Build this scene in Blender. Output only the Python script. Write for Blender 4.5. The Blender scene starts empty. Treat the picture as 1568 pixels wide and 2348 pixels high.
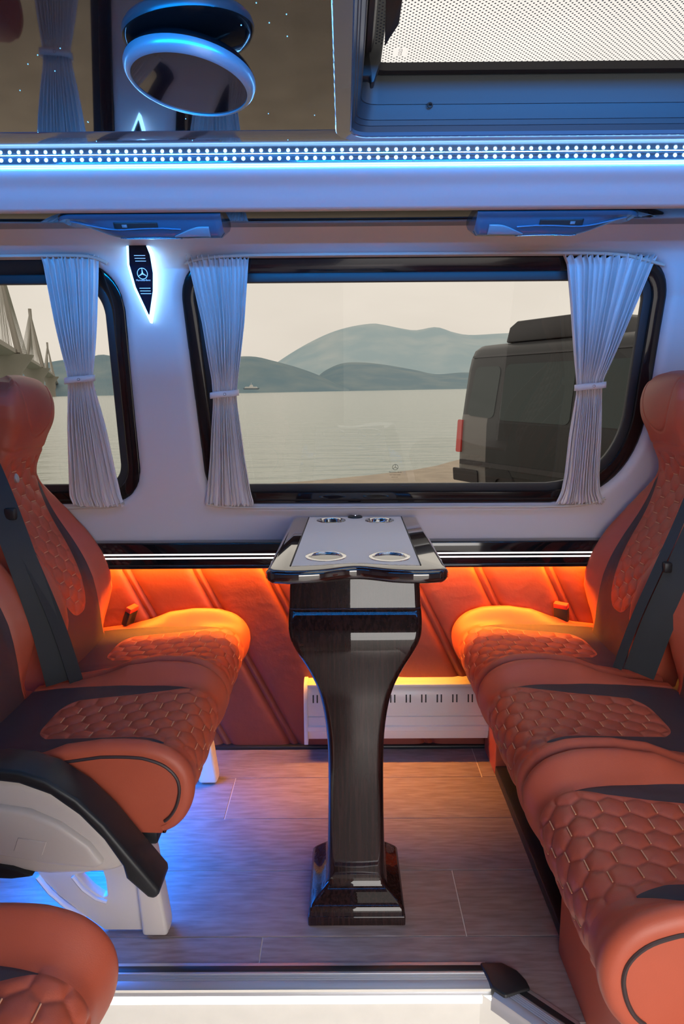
import bpy, bmesh, math, random
import numpy as np
from mathutils import Vector, Matrix

SC = bpy.context.scene
COL = SC.collection
random.seed(4)
RNG = np.random.default_rng(4)
PI = math.pi

# ------------------------------------------------------------------ camera
F, CX, CY = 1565.0, 784.0, 1174.0          # focal length in pixels of a 1568 x 2348 frame
EYE = np.array([0, 0, 1.15])
PIT, YAW, ROL = math.radians(10.1), math.radians(.2), math.radians(.4)
FWD = np.array([-math.sin(YAW)*math.cos(PIT), math.cos(YAW)*math.cos(PIT), -math.sin(PIT)])
_r = np.array([math.cos(YAW), math.sin(YAW), 0]); _u = np.cross(_r, FWD)
RGT = math.cos(ROL)*_r - math.sin(ROL)*_u
UPV = math.cos(ROL)*_u + math.sin(ROL)*_r
cam = bpy.data.objects.new('camera', bpy.data.cameras.new('camera'))
COL.objects.link(cam)
cam.matrix_world = Matrix([[RGT[i], UPV[i], -FWD[i], EYE[i]] for i in range(3)] + [[0, 0, 0, 1]])
cam.data.sensor_fit = 'VERTICAL'; cam.data.sensor_height = 36; cam.data.lens = 36*F/2348
cam.data.clip_start = .02; cam.data.clip_end = 30000
SC.camera = cam

def at(px, py, Y):
    """the point at depth Y seen at a pixel of the photograph"""
    r = FWD + RGT*(px-CX)/F + UPV*(CY-py)/F
    return EYE + r*Y/r[1]
def atz(px, py, Z):
    r = FWD + RGT*(px-CX)/F + UPV*(CY-py)/F
    return EYE + r*(Z-EYE[2])/r[2]

# ------------------------------------------------------------------ world, exposure
SC.view_settings.view_transform = 'Standard'; SC.view_settings.look = 'None'
SC.view_settings.gamma = 1; SC.view_settings.use_curve_mapping = False
SC.view_settings.exposure = 0.0
W = bpy.data.worlds.new('world'); SC.world = W; W.use_nodes = True
nt = W.node_tree; nt.nodes.clear()
wo = nt.nodes.new('ShaderNodeOutputWorld'); bg = nt.nodes.new('ShaderNodeBackground')
tc = nt.nodes.new('ShaderNodeTexCoord'); mp = nt.nodes.new('ShaderNodeMapping')
mp.inputs['Scale'].default_value = (1, 1, 3)
nz = nt.nodes.new('ShaderNodeTexNoise'); nz.inputs['Scale'].default_value = 2.2; nz.inputs['Detail'].default_value = 4
rp = nt.nodes.new('ShaderNodeValToRGB')
rp.color_ramp.elements[0].position = .3; rp.color_ramp.elements[0].color = (.86, .82, .78, 1)
rp.color_ramp.elements[1].position = .7; rp.color_ramp.elements[1].color = (1, .965, .925, 1)
nt.links.new(tc.outputs['Generated'], mp.inputs['Vector']); nt.links.new(mp.outputs[0], nz.inputs['Vector'])
nt.links.new(nz.outputs['Fac'], rp.inputs[0]); nt.links.new(rp.outputs[0], bg.inputs[0]); nt.links.new(bg.outputs[0], wo.inputs[0])
bg.inputs[1].default_value = 7.4

BLUE = (.0, .30, 1.0)
ORANGE = (1.0, .35, .025)
def area(name, loc, d, sx, sy, power, color, spread=PI):
    l = bpy.data.lights.new(name, 'AREA'); l.shape = 'RECTANGLE'; l.size = sx; l.size_y = sy
    l.energy = power; l.color = color; l.spread = spread
    o = bpy.data.objects.new(name, l); COL.objects.link(o); o.location = loc
    z = -Vector(d).normalized(); x = Vector((1, 0, 0)); y = z.cross(x).normalized(); x = y.cross(z)
    o.matrix_world = Matrix([[x[i], y[i], z[i], loc[i]] for i in range(3)] + [[0, 0, 0, 1]])
    return o
# LED strips of the van: amber under the wood rail, blue in the roof cove (both sides), blue under the left seats
area('amber_strip_light', (0, 2.0475, .640), (0, 0, -1), 2.6, .009, 30.0, ORANGE)
area('cove_strip_light', (0, 1.4338, 1.6036), (0, -1, -.1), 2.6, .001, 2.2, (.12, .45, 1.0))
area('door_cove_strip_light', (0, .0, 1.556), (0, 1, 0), 2.6, .010, 60.0, BLUE)
area('beam_fill_light', (0, 1.4325, 1.5815), (0, .9, -.42), 2.6, .002, 3.4, (.03, .32, 1.0))  # added fill lamp that brightens the beam, not a strip of the van
area('seat_strip_light', (-.60, 1.62, .256), (.22, 0, -1), .22, .72, 17.0, (.004, .2, 1.0), 2.6)

# ------------------------------------------------------------------ materials
def mat(name, col, rough=.5, metal=0, coat=0, coat_rough=.03, emit=None, es=0, noise=None, bump=None, spec=.5, trans=0, alpha=1, sheen=0):
    """noise=(scale, amount, stretch) varies the colour, bump=(scale, strength, stretch) the relief"""
    m = bpy.data.materials.new(name); m.use_nodes = True
    t = m.node_tree; b = t.nodes['Principled BSDF']
    b.inputs['Base Color'].default_value = (*col, 1); b.inputs['Roughness'].default_value = rough
    b.inputs['Metallic'].default_value = metal; b.inputs['Coat Weight'].default_value = coat
    b.inputs['Coat Roughness'].default_value = coat_rough; b.inputs['Specular IOR Level'].default_value = spec
    b.inputs['Transmission Weight'].default_value = trans; b.inputs['Alpha'].default_value = alpha
    b.inputs['Sheen Weight'].default_value = sheen
    if emit:
        b.inputs['Emission Color'].default_value = (*emit, 1); b.inputs['Emission Strength'].default_value = es
    def tex(scale, stretch):
        c = t.nodes.new('ShaderNodeTexCoord'); mpn = t.nodes.new('ShaderNodeMapping')
        mpn.inputs['Scale'].default_value = stretch
        n = t.nodes.new('ShaderNodeTexNoise'); n.inputs['Scale'].default_value = scale; n.inputs['Detail'].default_value = 5
        t.links.new(c.outputs['Object'], mpn.inputs[0]); t.links.new(mpn.outputs[0], n.inputs['Vector'])
        return n
    if noise:
        n = tex(noise[0], noise[2] if len(noise) > 2 else (1, 1, 1))
        r = t.nodes.new('ShaderNodeValToRGB'); a = noise[1]
        r.color_ramp.elements[0].position = .25; r.color_ramp.elements[1].position = .75
        r.color_ramp.elements[0].color = (*[c*(1-a) for c in col], 1); r.color_ramp.elements[1].color = (*[min(1, c*(1+a)) for c in col], 1)
        t.links.new(n.outputs['Fac'], r.inputs[0]); t.links.new(r.outputs[0], b.inputs['Base Color'])
    if bump:
        n = tex(bump[0], bump[2] if len(bump) > 2 else (1, 1, 1))
        bn = t.nodes.new('ShaderNodeBump'); bn.inputs['Strength'].default_value = bump[1]; bn.inputs['Distance'].default_value = .002
        t.links.new(n.outputs['Fac'], bn.inputs['Height']); t.links.new(bn.outputs[0], b.inputs['Normal'])
    return m

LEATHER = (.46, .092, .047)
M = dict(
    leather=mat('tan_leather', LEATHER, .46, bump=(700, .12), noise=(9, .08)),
    leather_wall=mat('tan_leather_wall_shaded', (.21, .037, .022), .5, bump=(38, .8), noise=(6, .1)),  # same tan leather darkened, the low wall's shade is in the colour
    grey=mat('grey_leather', (.058, .036, .040), .55, bump=(600, .12)),
    thread=mat('stitch_thread', (.74, .36, .20), .6),
    piping=mat('dark_piping', (.05, .03, .03), .5),
    cream=mat('cream_lining', (.66, .565, .555), .62, bump=(300, .05)),
    cream_plastic=mat('cream_plastic', (.60, .55, .52), .38, bump=(500, .04)),
    rail_beige=mat('beige_rail', (.60, .50, .42), .4),
    gloss_black=mat('gloss_black', (.006, .006, .008), .06, coat=.5),
    frame_black=mat('window_frame_black', (.012, .008, .008), .12, coat=.3),
    seal=mat('rubber_seal', (.02, .02, .024), .45),
    black_plastic=mat('black_plastic', (.012, .014, .017), .42, bump=(500, .06)),
    ceiling=mat('ceiling_gloss', (.012, .013, .018), .05, coat=1, coat_rough=.02, noise=(160, .4)),
    cove=mat('cove_plastic', (.10, .13, .17), .10, coat=1),
    hatch=mat('hatch_plastic', (.032, .044, .055), .38, bump=(600, .05)),
    wood=None,
    belt=mat('belt_webbing', (.016, .018, .022), .6, bump=(400, .15, (1, 6, 1))),
    chrome=mat('chrome', (.8, .8, .82), .08, 1),
    alu=mat('aluminium', (.55, .56, .59), .42, .75, bump=(400, .05, (.02, 1, 1))),
    inlay=mat('table_inlay', (.74, .68, .66), .35),
    curtain=mat('curtain_cloth', (.74, .66, .65), .8, bump=(500, .1), sheen=.2),
    heater=mat('heater_white', (.68, .66, .66), .32),
    slot=mat('slot_dark', (.02, .018, .018), .6),
    console=mat('console_blue_lit', (.045, .10, .16), .26, coat=.5, bump=(700, .05)),  # blue spill of the lamps put into the plastic's base colour
    lens=mat('console_lens', (.30, .36, .42), .18, trans=.3),
    red=mat('buckle_red', (.75, .05, .03), .6, spec=.2),
    light_line=mat('light_line', (1, 1, 1), .4, emit=(1, .95, .88), es=1.35),
    led=mat('led_chip', (1, 1, 1), .4, emit=(.30, .62, 1.0), es=9),
    acrylic=mat('acrylic_edge', (1, 1, 1), .3, emit=(.35, .68, 1.0), es=1.5),
    star=mat('ceiling_star', (1, 1, 1), .3, emit=(.1, .45, 1.0), es=2.5),
    amber=mat('amber_diffuser', (1, 1, 1), .4, emit=ORANGE, es=4),
    halo=mat('lamp_halo', (1, 1, 1), .4, emit=(.22, .55, 1.0), es=6.0),
    engrave=mat('lamp_engraving', (1, 1, 1), .4, emit=(.16, .5, 1.0), es=.9),
    face=mat('lamp_face', (.006, .012, .03), .12, coat=.4),
    step=mat('lit_step_riser', (.5, .48, .44), .4, emit=(1, .92, .80), es=.36, noise=(25, .05)),
    steplamp=mat('step_lamp', (1, 1, 1), .4, emit=(1, .98, .94), es=1.6),
    plinth=mat('plinth_black', (.012, .014, .018), .4),
    sand=mat('beach_sand', (.42, .35, .27), .9, noise=(3, .15)),
    asphalt=mat('asphalt', (.16, .15, .14), .9, noise=(3, .15)),
    concrete=mat('bridge_concrete', (.34, .31, .27), .8),
    cable=mat('bridge_cable', (.42, .40, .36), .7),
    boat=mat('boat_white', (.7, .7, .7), .5), boat_dark=mat('boat_hull', (.12, .16, .2), .5),
    van_paint=mat('van_paint', (.020, .022, .024), .35, spec=.3),
    van_sheen=mat('van_sky_sheen', (.14, .135, .13), .4),  # sky reflected in the black rear quarter, painted as grey
    van_glass=mat('van_glass', (.03, .045, .045), .2, spec=.3),
    tail=mat('tail_lamp', (.55, .03, .025), .2, coat=1),
    tyre=mat('tyre', (.015, .015, .016), .8),
    wall_end=mat('cream_end', (.55, .5, .48), .7),
)
def wood_mat(name='dark_gloss_wood', rough=.3, spec=.05):
    m = mat(name, (.02, .009, .009), rough, coat=1, coat_rough=.02, spec=spec)
    t = m.node_tree; b = t.nodes['Principled BSDF']
    c = t.nodes.new('ShaderNodeTexCoord'); mpn = t.nodes.new('ShaderNodeMapping'); mpn.inputs['Scale'].default_value = (60, 60, 1.2)
    n = t.nodes.new('ShaderNodeTexNoise'); n.inputs['Scale'].default_value = 3; n.inputs['Detail'].default_value = 6
    r = t.nodes.new('ShaderNodeValToRGB'); r.color_ramp.elements[0].position = .3; r.color_ramp.elements[1].position = .75
    r.color_ramp.elements[0].color = (.007, .003, .003, 1); r.color_ramp.elements[1].color = (.030, .012, .011, 1)
    t.links.new(c.outputs['Object'], mpn.inputs[0]); t.links.new(mpn.outputs[0], n.inputs['Vector'])
    t.links.new(n.outputs['Fac'], r.inputs[0]); t.links.new(r.outputs[0], b.inputs['Base Color'])
    return m
M['wood'] = wood_mat(); M['wood_top'] = wood_mat('gloss_wood_top', .05, 1.0); M['wood_top'].node_tree.nodes['Principled BSDF'].inputs['Coat IOR'].default_value = 1.7
def plank_mat():
    m = mat('oak_plank', (.3, .2, .2), .5, spec=.4)
    t = m.node_tree; b = t.nodes['Principled BSDF']; N = t.nodes.new; L = t.links.new
    c = N('ShaderNodeTexCoord'); oi = N('ShaderNodeObjectInfo'); ad = N('ShaderNodeVectorMath'); ad.operation = 'ADD'
    sc_ = N('ShaderNodeVectorMath'); sc_.operation = 'SCALE'; sc_.inputs['Scale'].default_value = 37.0
    L(oi.outputs['Random'], sc_.inputs[0]); L(c.outputs['Object'], ad.inputs[0]); L(sc_.outputs[0], ad.inputs[1])
    m1 = N('ShaderNodeMapping'); m1.inputs['Scale'].default_value = (1.3, 9, 1); L(ad.outputs[0], m1.inputs[0])
    wv = N('ShaderNodeTexNoise'); wv.inputs['Scale'].default_value = 1.6; wv.inputs['Detail'].default_value = 2; L(m1.outputs[0], wv.inputs['Vector'])
    # rings: sine of a smooth field gives cathedral grain
    mu = N('ShaderNodeMath'); mu.operation = 'MULTIPLY'; mu.inputs[1].default_value = 60; L(wv.outputs['Fac'], mu.inputs[0])
    sn = N('ShaderNodeMath'); sn.operation = 'SINE'; L(mu.outputs[0], sn.inputs[0])
    m2 = N('ShaderNodeMapping'); m2.inputs['Scale'].default_value = (11, 75, 1); L(ad.outputs[0], m2.inputs[0])
    fn = N('ShaderNodeTexNoise'); fn.inputs['Scale'].default_value = 1.5; fn.inputs['Detail'].default_value = 6; L(m2.outputs[0], fn.inputs['Vector'])
    big = N('ShaderNodeTexNoise'); big.inputs['Scale'].default_value = 3; L(ad.outputs[0], big.inputs['Vector'])
    a1 = N('ShaderNodeMath'); a1.operation = 'MULTIPLY_ADD'; a1.inputs[1].default_value = .07; L(sn.outputs[0], a1.inputs[0]); L(fn.outputs['Fac'], a1.inputs[2])
    a2 = N('ShaderNodeMath'); a2.operation = 'MULTIPLY_ADD'; a2.inputs[1].default_value = .25; L(big.outputs['Fac'], a2.inputs[0]); L(a1.outputs[0], a2.inputs[2])
    r = N('ShaderNodeValToRGB'); r.color_ramp.elements[0].position = .42; r.color_ramp.elements[1].position = .85
    r.color_ramp.elements[0].color = (.215, .162, .16, 1); r.color_ramp.elements[1].color = (.32, .258, .255, 1)
    L(a2.outputs[0], r.inputs[0]); L(r.outputs[0], b.inputs['Base Color'])
    bn = N('ShaderNodeBump'); bn.inputs['Strength'].default_value = .25; bn.inputs['Distance'].default_value = .001
    L(a1.outputs[0], bn.inputs['Height']); L(bn.outputs[0], b.inputs['Normal'])
    return m
M['plank'] = plank_mat()
M['plank_joint'] = mat('plank_joint', (.62, .56, .55), .6)
def glass_mat(name, tint, k=1.0):
    m = bpy.data.materials.new(name); m.use_nodes = True; t = m.node_tree; t.nodes.clear()
    o = t.nodes.new('ShaderNodeOutputMaterial'); mx = t.nodes.new('ShaderNodeMixShader'); tr = t.nodes.new('ShaderNodeBsdfTransparent')
    gl = t.nodes.new('ShaderNodeBsdfGlossy'); fr = t.nodes.new('ShaderNodeFresnel'); mu = t.nodes.new('ShaderNodeMath'); mu.operation = 'MULTIPLY'
    mu.inputs[1].default_value = k; fr.inputs['IOR'].default_value = 1.5; gl.inputs['Roughness'].default_value = 0.0
    tr.inputs[0].default_value = (*tint, 1)
    t.links.new(fr.outputs[0], mu.inputs[0]); t.links.new(mu.outputs[0], mx.inputs[0]); t.links.new(tr.outputs[0], mx.inputs[1])
    t.links.new(gl.outputs[0], mx.inputs[2]); t.links.new(mx.outputs[0], o.inputs[0])
    return m
M['glass'] = glass_mat('window_glass', (.115, .109, .098), .60)
def frit_mat():
    """roof glass printed with a grid of dark dots"""
    m = bpy.data.materials.new('frit_glass'); m.use_nodes = True; t = m.node_tree; t.nodes.clear(); N = t.nodes.new; L = t.links.new
    o = N('ShaderNodeOutputMaterial'); mx = N('ShaderNodeMixShader'); tr = N('ShaderNodeBsdfTransparent'); tr.inputs[0].default_value = (.143, .141, .136, 1)
    pb = N('ShaderNodeBsdfPrincipled'); pb.inputs['Base Color'].default_value = (.01, .02, .06, 1); pb.inputs['Roughness'].default_value = .3
    c = N('ShaderNodeTexCoord'); mpn = N('ShaderNodeMapping'); mpn.inputs['Rotation'].default_value = (0, 0, math.radians(45)); mpn.inputs['Scale'].default_value = (152, 152, 0)
    fr = N('ShaderNodeVectorMath'); fr.operation = 'FRACTION'; sb = N('ShaderNodeVectorMath'); sb.operation = 'SUBTRACT'; sb.inputs[1].default_value = (.5, .5, 0)
    le = N('ShaderNodeVectorMath'); le.operation = 'LENGTH'; ls = N('ShaderNodeMath'); ls.operation = 'LESS_THAN'; ls.inputs[1].default_value = .23
    L(c.outputs['Object'], mpn.inputs[0]); L(mpn.outputs[0], fr.inputs[0]); L(fr.outputs[0], sb.inputs[0]); L(sb.outputs[0], le.inputs[0])
    L(le.outputs['Value'], ls.inputs[0])
    c0 = atz(918, 119, 1.70)          # a clear label patch without dots near the corner
    ab = N('ShaderNodeVectorMath'); ab.operation = 'SUBTRACT'; ab.inputs[1].default_value = tuple(c0); L(c.outputs['Object'], ab.inputs[0])
    sx = N('ShaderNodeSeparateXYZ'); L(ab.outputs[0], sx.inputs[0]); ins = []
    for ax, h_ in ((0, .0105), (1, .0135)):
        q = N('ShaderNodeMath'); q.operation = 'ABSOLUTE'; L(sx.outputs[ax], q.inputs[0])
        g = N('ShaderNodeMath'); g.operation = 'GREATER_THAN'; g.inputs[1].default_value = h_; L(q.outputs[0], g.inputs[0]); ins.append(g)
    mxm = N('ShaderNodeMath'); mxm.operation = 'MAXIMUM'; L(ins[0].outputs[0], mxm.inputs[0]); L(ins[1].outputs[0], mxm.inputs[1])
    ml = N('ShaderNodeMath'); ml.operation = 'MULTIPLY'; L(ls.outputs[0], ml.inputs[0]); L(mxm.outputs[0], ml.inputs[1]); L(ml.outputs[0], mx.inputs[0]); L(tr.outputs[0], mx.inputs[1]); L(pb.outputs[0], mx.inputs[2]); L(mx.outputs[0], o.inputs[0])
    return m
M['frit'] = frit_mat()
def water_mat():
    m = mat('sea_water', (.30, .345, .28), .2, spec=.6)
    t = m.node_tree; b = t.nodes['Principled BSDF']; N = t.nodes.new; L = t.links.new
    c = N('ShaderNodeTexCoord'); mpn = N('ShaderNodeMapping'); mpn.inputs['Scale'].default_value = (.45, 1.2, 1)
    n = N('ShaderNodeTexNoise'); n.inputs['Scale'].default_value = .8; n.inputs['Detail'].default_value = 6
    bn = N('ShaderNodeBump'); bn.inputs['Strength'].default_value = .55; bn.inputs['Distance'].default_value = .3
    L(c.outputs['Object'], mpn.inputs[0]); L(mpn.outputs[0], n.inputs['Vector']); L(n.outputs['Fac'], bn.inputs['Height']); L(bn.outputs[0], b.inputs['Normal'])
    return m
M['water'] = water_mat()
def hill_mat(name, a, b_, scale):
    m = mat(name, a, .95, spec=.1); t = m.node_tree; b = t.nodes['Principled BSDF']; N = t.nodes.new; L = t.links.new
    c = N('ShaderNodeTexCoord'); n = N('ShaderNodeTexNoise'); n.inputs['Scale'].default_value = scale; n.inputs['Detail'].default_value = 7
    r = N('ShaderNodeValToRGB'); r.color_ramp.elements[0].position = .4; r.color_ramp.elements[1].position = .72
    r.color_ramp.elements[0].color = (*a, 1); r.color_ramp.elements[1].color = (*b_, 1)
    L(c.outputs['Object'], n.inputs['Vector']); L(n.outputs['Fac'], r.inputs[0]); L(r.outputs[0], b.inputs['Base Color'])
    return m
M['hill_far'] = hill_mat('far_limestone_hazed', (.36, .48, .53), (.48, .56, .58), .004)  # aerial haze is mixed into these blue-grey rock colours
M['hill_near'] = hill_mat('near_scrub_hazed', (.17, .26, .31), (.25, .32, .34), .008)  # scrub shifted to blue-grey, distance haze put into the colour

# ------------------------------------------------------------------ mesh helpers
def link(name, me, mats, parent=None, smooth=40):
    o = bpy.data.objects.new(name, me); COL.objects.link(o)
    for m_ in (mats if isinstance(mats, (list, tuple)) else [mats]): me.materials.append(m_)
    if smooth is not None and len(me.polygons):
        me.polygons.foreach_set('use_smooth', [True]*len(me.polygons))
        me.set_sharp_from_angle(angle=math.radians(smooth))
    if parent is not None:
        o.parent = parent
        o.matrix_parent_inverse = root_matrix(parent).inverted()
    return o
def root_matrix(o):
    m_ = Matrix.Translation(o.location)
    return m_
def raw(name, V, Fc, mats, parent=None, smooth=40):
    me = bpy.data.meshes.new(name); me.from_pydata([tuple(map(float, v)) for v in V], [], [tuple(map(int, f)) for f in Fc]); me.validate(); me.update()
    return link(name, me, mats, parent, smooth)
def frombm(name, bm, mats, parent=None, smooth=40):
    bmesh.ops.recalc_face_normals(bm, faces=bm.faces)
    me = bpy.data.meshes.new(name); bm.to_mesh(me); bm.free()
    return link(name, me, mats, parent, smooth)
def tag(o, label, cat, group=None):
    o['label'] = label; o['category'] = cat
    if group: o['group'] = group
    return o
def struct(o):
    o['kind'] = 'structure'; return o
def thing(name, loc, label, cat, group=None):
    o = bpy.data.objects.new(name, None); COL.objects.link(o); o.location = loc; o.empty_display_size = .05
    return tag(o, label, cat, group)
def box(bm, x0, x1, y0, y1, z0, z1, bev=0, seg=2):
    r = bmesh.ops.create_cube(bm, size=1)
    for v in r['verts']:
        v.co = Vector(((x0+x1)/2+v.co.x*(x1-x0), (y0+y1)/2+v.co.y*(y1-y0), (z0+z1)/2+v.co.z*(z1-z0)))
    if bev:
        es = {e for v in r['verts'] for e in v.link_edges}
        bmesh.ops.bevel(bm, geom=list(es), offset=bev, segments=seg, profile=.5, affect='EDGES')
    return bm
def boxo(name, dims, m, parent=None, bev=.002, seg=2):
    return frombm(name, box(bmesh.new(), *dims, bev, seg), m, parent)
def tube_geo(path, r, n=10, closed=False, flat=1.0, cap=True):
    P = np.array(path, float); k = len(P); V = []; Fc = []
    rr = np.full(k, r) if np.isscalar(r) else np.array(r, float)
    T = np.gradient(P, axis=0) if not closed else np.roll(P, -1, 0)-np.roll(P, 1, 0)
    T /= np.linalg.norm(T, axis=1)[:, None]+1e-12
    ref = np.array([0, 0, 1.0]) if abs(T[0][2]) < .9 else np.array([0, 1.0, 0])
    a = np.cross(T[0], ref); a /= np.linalg.norm(a)
    for i in range(k):
        a = a - T[i]*np.dot(a, T[i]); a /= np.linalg.norm(a)+1e-12; b = np.cross(T[i], a)
        for j in range(n):
            th = 2*PI*j/n
            V.append(P[i]+rr[i]*(math.cos(th)*a+flat*math.sin(th)*b))
    for i in range(k if closed else k-1):
        i2 = (i+1) % k
        for j in range(n):
            Fc.append((i*n+j, i*n+(j+1) % n, i2*n+(j+1) % n, i2*n+j))
    if cap and not closed:
        Fc.append(tuple(range(n-1, -1, -1))); Fc.append(tuple((k-1)*n+j for j in range(n)))
    return V, Fc
class MB:
    def __init__(s): s.V = []; s.F = []
    def add(s, g):
        o = len(s.V); s.V += list(g[0]); s.F += [tuple(i+o for i in f) for f in g[1]]; return s
    def tube(s, path, r, **k): return s.add(tube_geo(path, r, **k))
    def build(s, name, m, parent=None, smooth=40): return raw(name, s.V, s.F, m, parent, smooth)
def spline(pts, n):
    """Catmull-Rom through points, resampled evenly at n points"""
    P = np.array(pts, float); P = np.vstack([2*P[0]-P[1], P, 2*P[-1]-P[-2]]); out = []
    for i in range(1, len(P)-2):
        for t in np.linspace(0, 1, 24, endpoint=False):
            out.append(.5*((2*P[i])+(-P[i-1]+P[i+1])*t+(2*P[i-1]-5*P[i]+4*P[i+1]-P[i+2])*t*t+(-P[i-1]+3*P[i]-3*P[i+1]+P[i+2])*t**3))
    out.append(P[-2]); out = np.array(out)
    s = np.concatenate([[0], np.cumsum(np.linalg.norm(np.diff(out, axis=0), axis=1))])
    q = np.linspace(0, s[-1], n)
    return np.stack([np.interp(q, s, out[:, c]) for c in range(out.shape[1])], 1)
def lathe(prof, c, n=48, axis='z'):
    """revolve (radius, height) pairs about a vertical axis through c"""
    V = []; Fc = []
    for r, h in prof:
        for j in range(n):
            a = 2*PI*j/n; V.append((c[0]+r*math.cos(a), c[1]+r*math.sin(a), c[2]+h))
    for i in range(len(prof)-1):
        for j in range(n): Fc.append((i*n+j, i*n+(j+1) % n, (i+1)*n+(j+1) % n, (i+1)*n+j))
    return V, Fc
def round_poly(pts, radii, n=10):
    """convex or concave outline with rounded corners, the same n points per corner"""
    P = np.array(pts, float); k = len(P); out = []
    R = [radii]*k if np.isscalar(radii) else radii
    for i in range(k):
        a, b, c = P[i-1], P[i], P[(i+1) % k]
        u = (a-b)/np.linalg.norm(a-b); v = (c-b)/np.linalg.norm(c-b)
        ang = math.acos(np.clip(np.dot(u, v), -1, 1)); d = R[i]/math.tan(ang/2)
        d = min(d, .49*np.linalg.norm(a-b), .49*np.linalg.norm(c-b))
        p0 = b+u*d; p1 = b+v*d
        for t in np.linspace(0, 1, n):
            out.append((1-t)**2*p0*1.0+2*t*(1-t)*(b*.86+(p0+p1)/2*.14)+t*t*p1)
    return np.array(out)
def inset_poly(pts, d):
    """corner points moved inwards by d (pts counter-clockwise)"""
    P = np.array(pts, float); k = len(P); out = []
    for i in range(k):
        a, b, c = P[i-1], P[i], P[(i+1) % k]
        e1 = (b-a)/np.linalg.norm(b-a); e2 = (c-b)/np.linalg.norm(c-b)
        n1 = np.array([-e1[1], e1[0]]); n2 = np.array([-e2[1], e2[0]])
        bis = n1+n2; bis /= np.linalg.norm(bis)
        out.append(b+bis*d/max(.3, np.dot(bis, n1)))
    return np.array(out)
def slab(bm, outline, to3, y0, y1, bev=0, seg=3, holes=()):
    """extrude a 2-D outline between two depths; to3(u, v, d) gives the point"""
    loops = [outline]+list(holes); es = []
    for lp in loops:
        vs = [bm.verts.new(to3(p[0], p[1], y0)) for p in lp]
        es += [bm.edges.new((vs[i], vs[(i+1) % len(vs)])) for i in range(len(vs))]
    if holes:
        g = bmesh.ops.triangle_fill(bm, use_beauty=True, use_dissolve=False, edges=es)
        fs = [f for f in g['geom'] if isinstance(f, bmesh.types.BMFace)]
    else:
        fs = [bm.faces.new([e.verts[0] for e in es])]
    ex = bmesh.ops.extrude_face_region(bm, geom=fs)
    nv = [g for g in ex['geom'] if isinstance(g, bmesh.types.BMVert)]
    d = Vector(to3(0, 0, y1))-Vector(to3(0, 0, y0))
    for v in nv: v.co += d
    bmesh.ops.recalc_face_normals(bm, faces=bm.faces)
    if bev:
        ed = [e for e in bm.edges if len(e.link_faces) == 2 and e.link_faces[0].normal.angle(e.link_faces[1].normal, 0) > math.radians(50)]
        bmesh.ops.bevel(bm, geom=ed, offset=bev, segments=seg, profile=.5, affect='EDGES', clamp_overlap=True)
    return bm
XZ = lambda u, v, d: (u, d, v)
XY = lambda u, v, d: (u, v, d)
YZ = lambda u, v, d: (d, u, v)
def sstep(a, b, x):
    t = np.clip((np.asarray(x, float)-a)/(b-a), 0, 1); return t*t*(3-2*t)
def copy_tree(o, parent=None):
    c = o.copy(); COL.objects.link(c)
    if parent is not None:
        c.parent = parent; c.matrix_parent_inverse = o.matrix_parent_inverse.copy()
    for ch in list(o.children): copy_tree(ch, c)
    return c
def text_geo(s, size, to3, extr=.0004):
    cu = bpy.data.curves.new('t', 'FONT'); cu.body = s; cu.size = size; cu.align_x = 'CENTER'; cu.align_y = 'CENTER'; cu.resolution_u = 3
    ob = bpy.data.objects.new('t', cu); COL.objects.link(ob); dg = bpy.context.evaluated_depsgraph_get(); dg.update()
    me = bpy.data.meshes.new_from_object(ob.evaluated_get(dg))
    V = [to3(v.co.x, v.co.y) for v in me.vertices]; Fc = [tuple(p.vertices) for p in me.polygons]
    bpy.data.objects.remove(ob); bpy.data.curves.remove(cu); bpy.data.meshes.remove(me)
    return V, Fc

# ------------------------------------------------------------------ side wall of the van (facing the camera)
_wp = spline([(2.066, .655), (2.064, .70), (2.055, .83), (2.012, 1.10), (1.958, 1.44), (1.947, 1.495), (1.925, 1.522), (1.86, 1.538), (1.73, 1.546)], 150)
def YW(z): return float(np.interp(z, _wp[:, 1], _wp[:, 0]))
WIN1 = [(-.418, .808), (.885, .806), (.905, 1.508), (-.455, 1.508)]     # counter-clockwise seen from inside
WIN1_R = [.11, .26, .10, .10]
WIN2 = [(-1.75, .808), (-.622, .812), (-.612, 1.508), (-1.75, 1.508)]
WIN2_R = [.1, .11, .13, .1]
def sdf_poly(X, Z, poly):
    d = np.full(X.shape, 1e9); inside = np.zeros(X.shape, bool); gx = np.zeros(X.shape); gz = np.zeros(X.shape)
    k = len(poly)
    for i in range(k):
        a = poly[i]; b = poly[(i+1) % k]; e = b-a; L2 = e@e
        if L2 < 1e-14: continue
        t = np.clip(((X-a[0])*e[0]+(Z-a[1])*e[1])/L2, 0, 1)
        qx = a[0]+t*e[0]; qz = a[1]+t*e[1]; dd = np.hypot(X-qx, Z-qz); m_ = dd < d
        d[m_] = dd[m_]; gx[m_] = qx[m_]; gz[m_] = qz[m_]
        c = ((a[1] > Z) != (b[1] > Z)) & (X < (b[0]-a[0])*(Z-a[1])/(b[1]-a[1]+1e-15)+a[0]); inside ^= c
    return np.where(inside, -d, d), gx, gz
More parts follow.
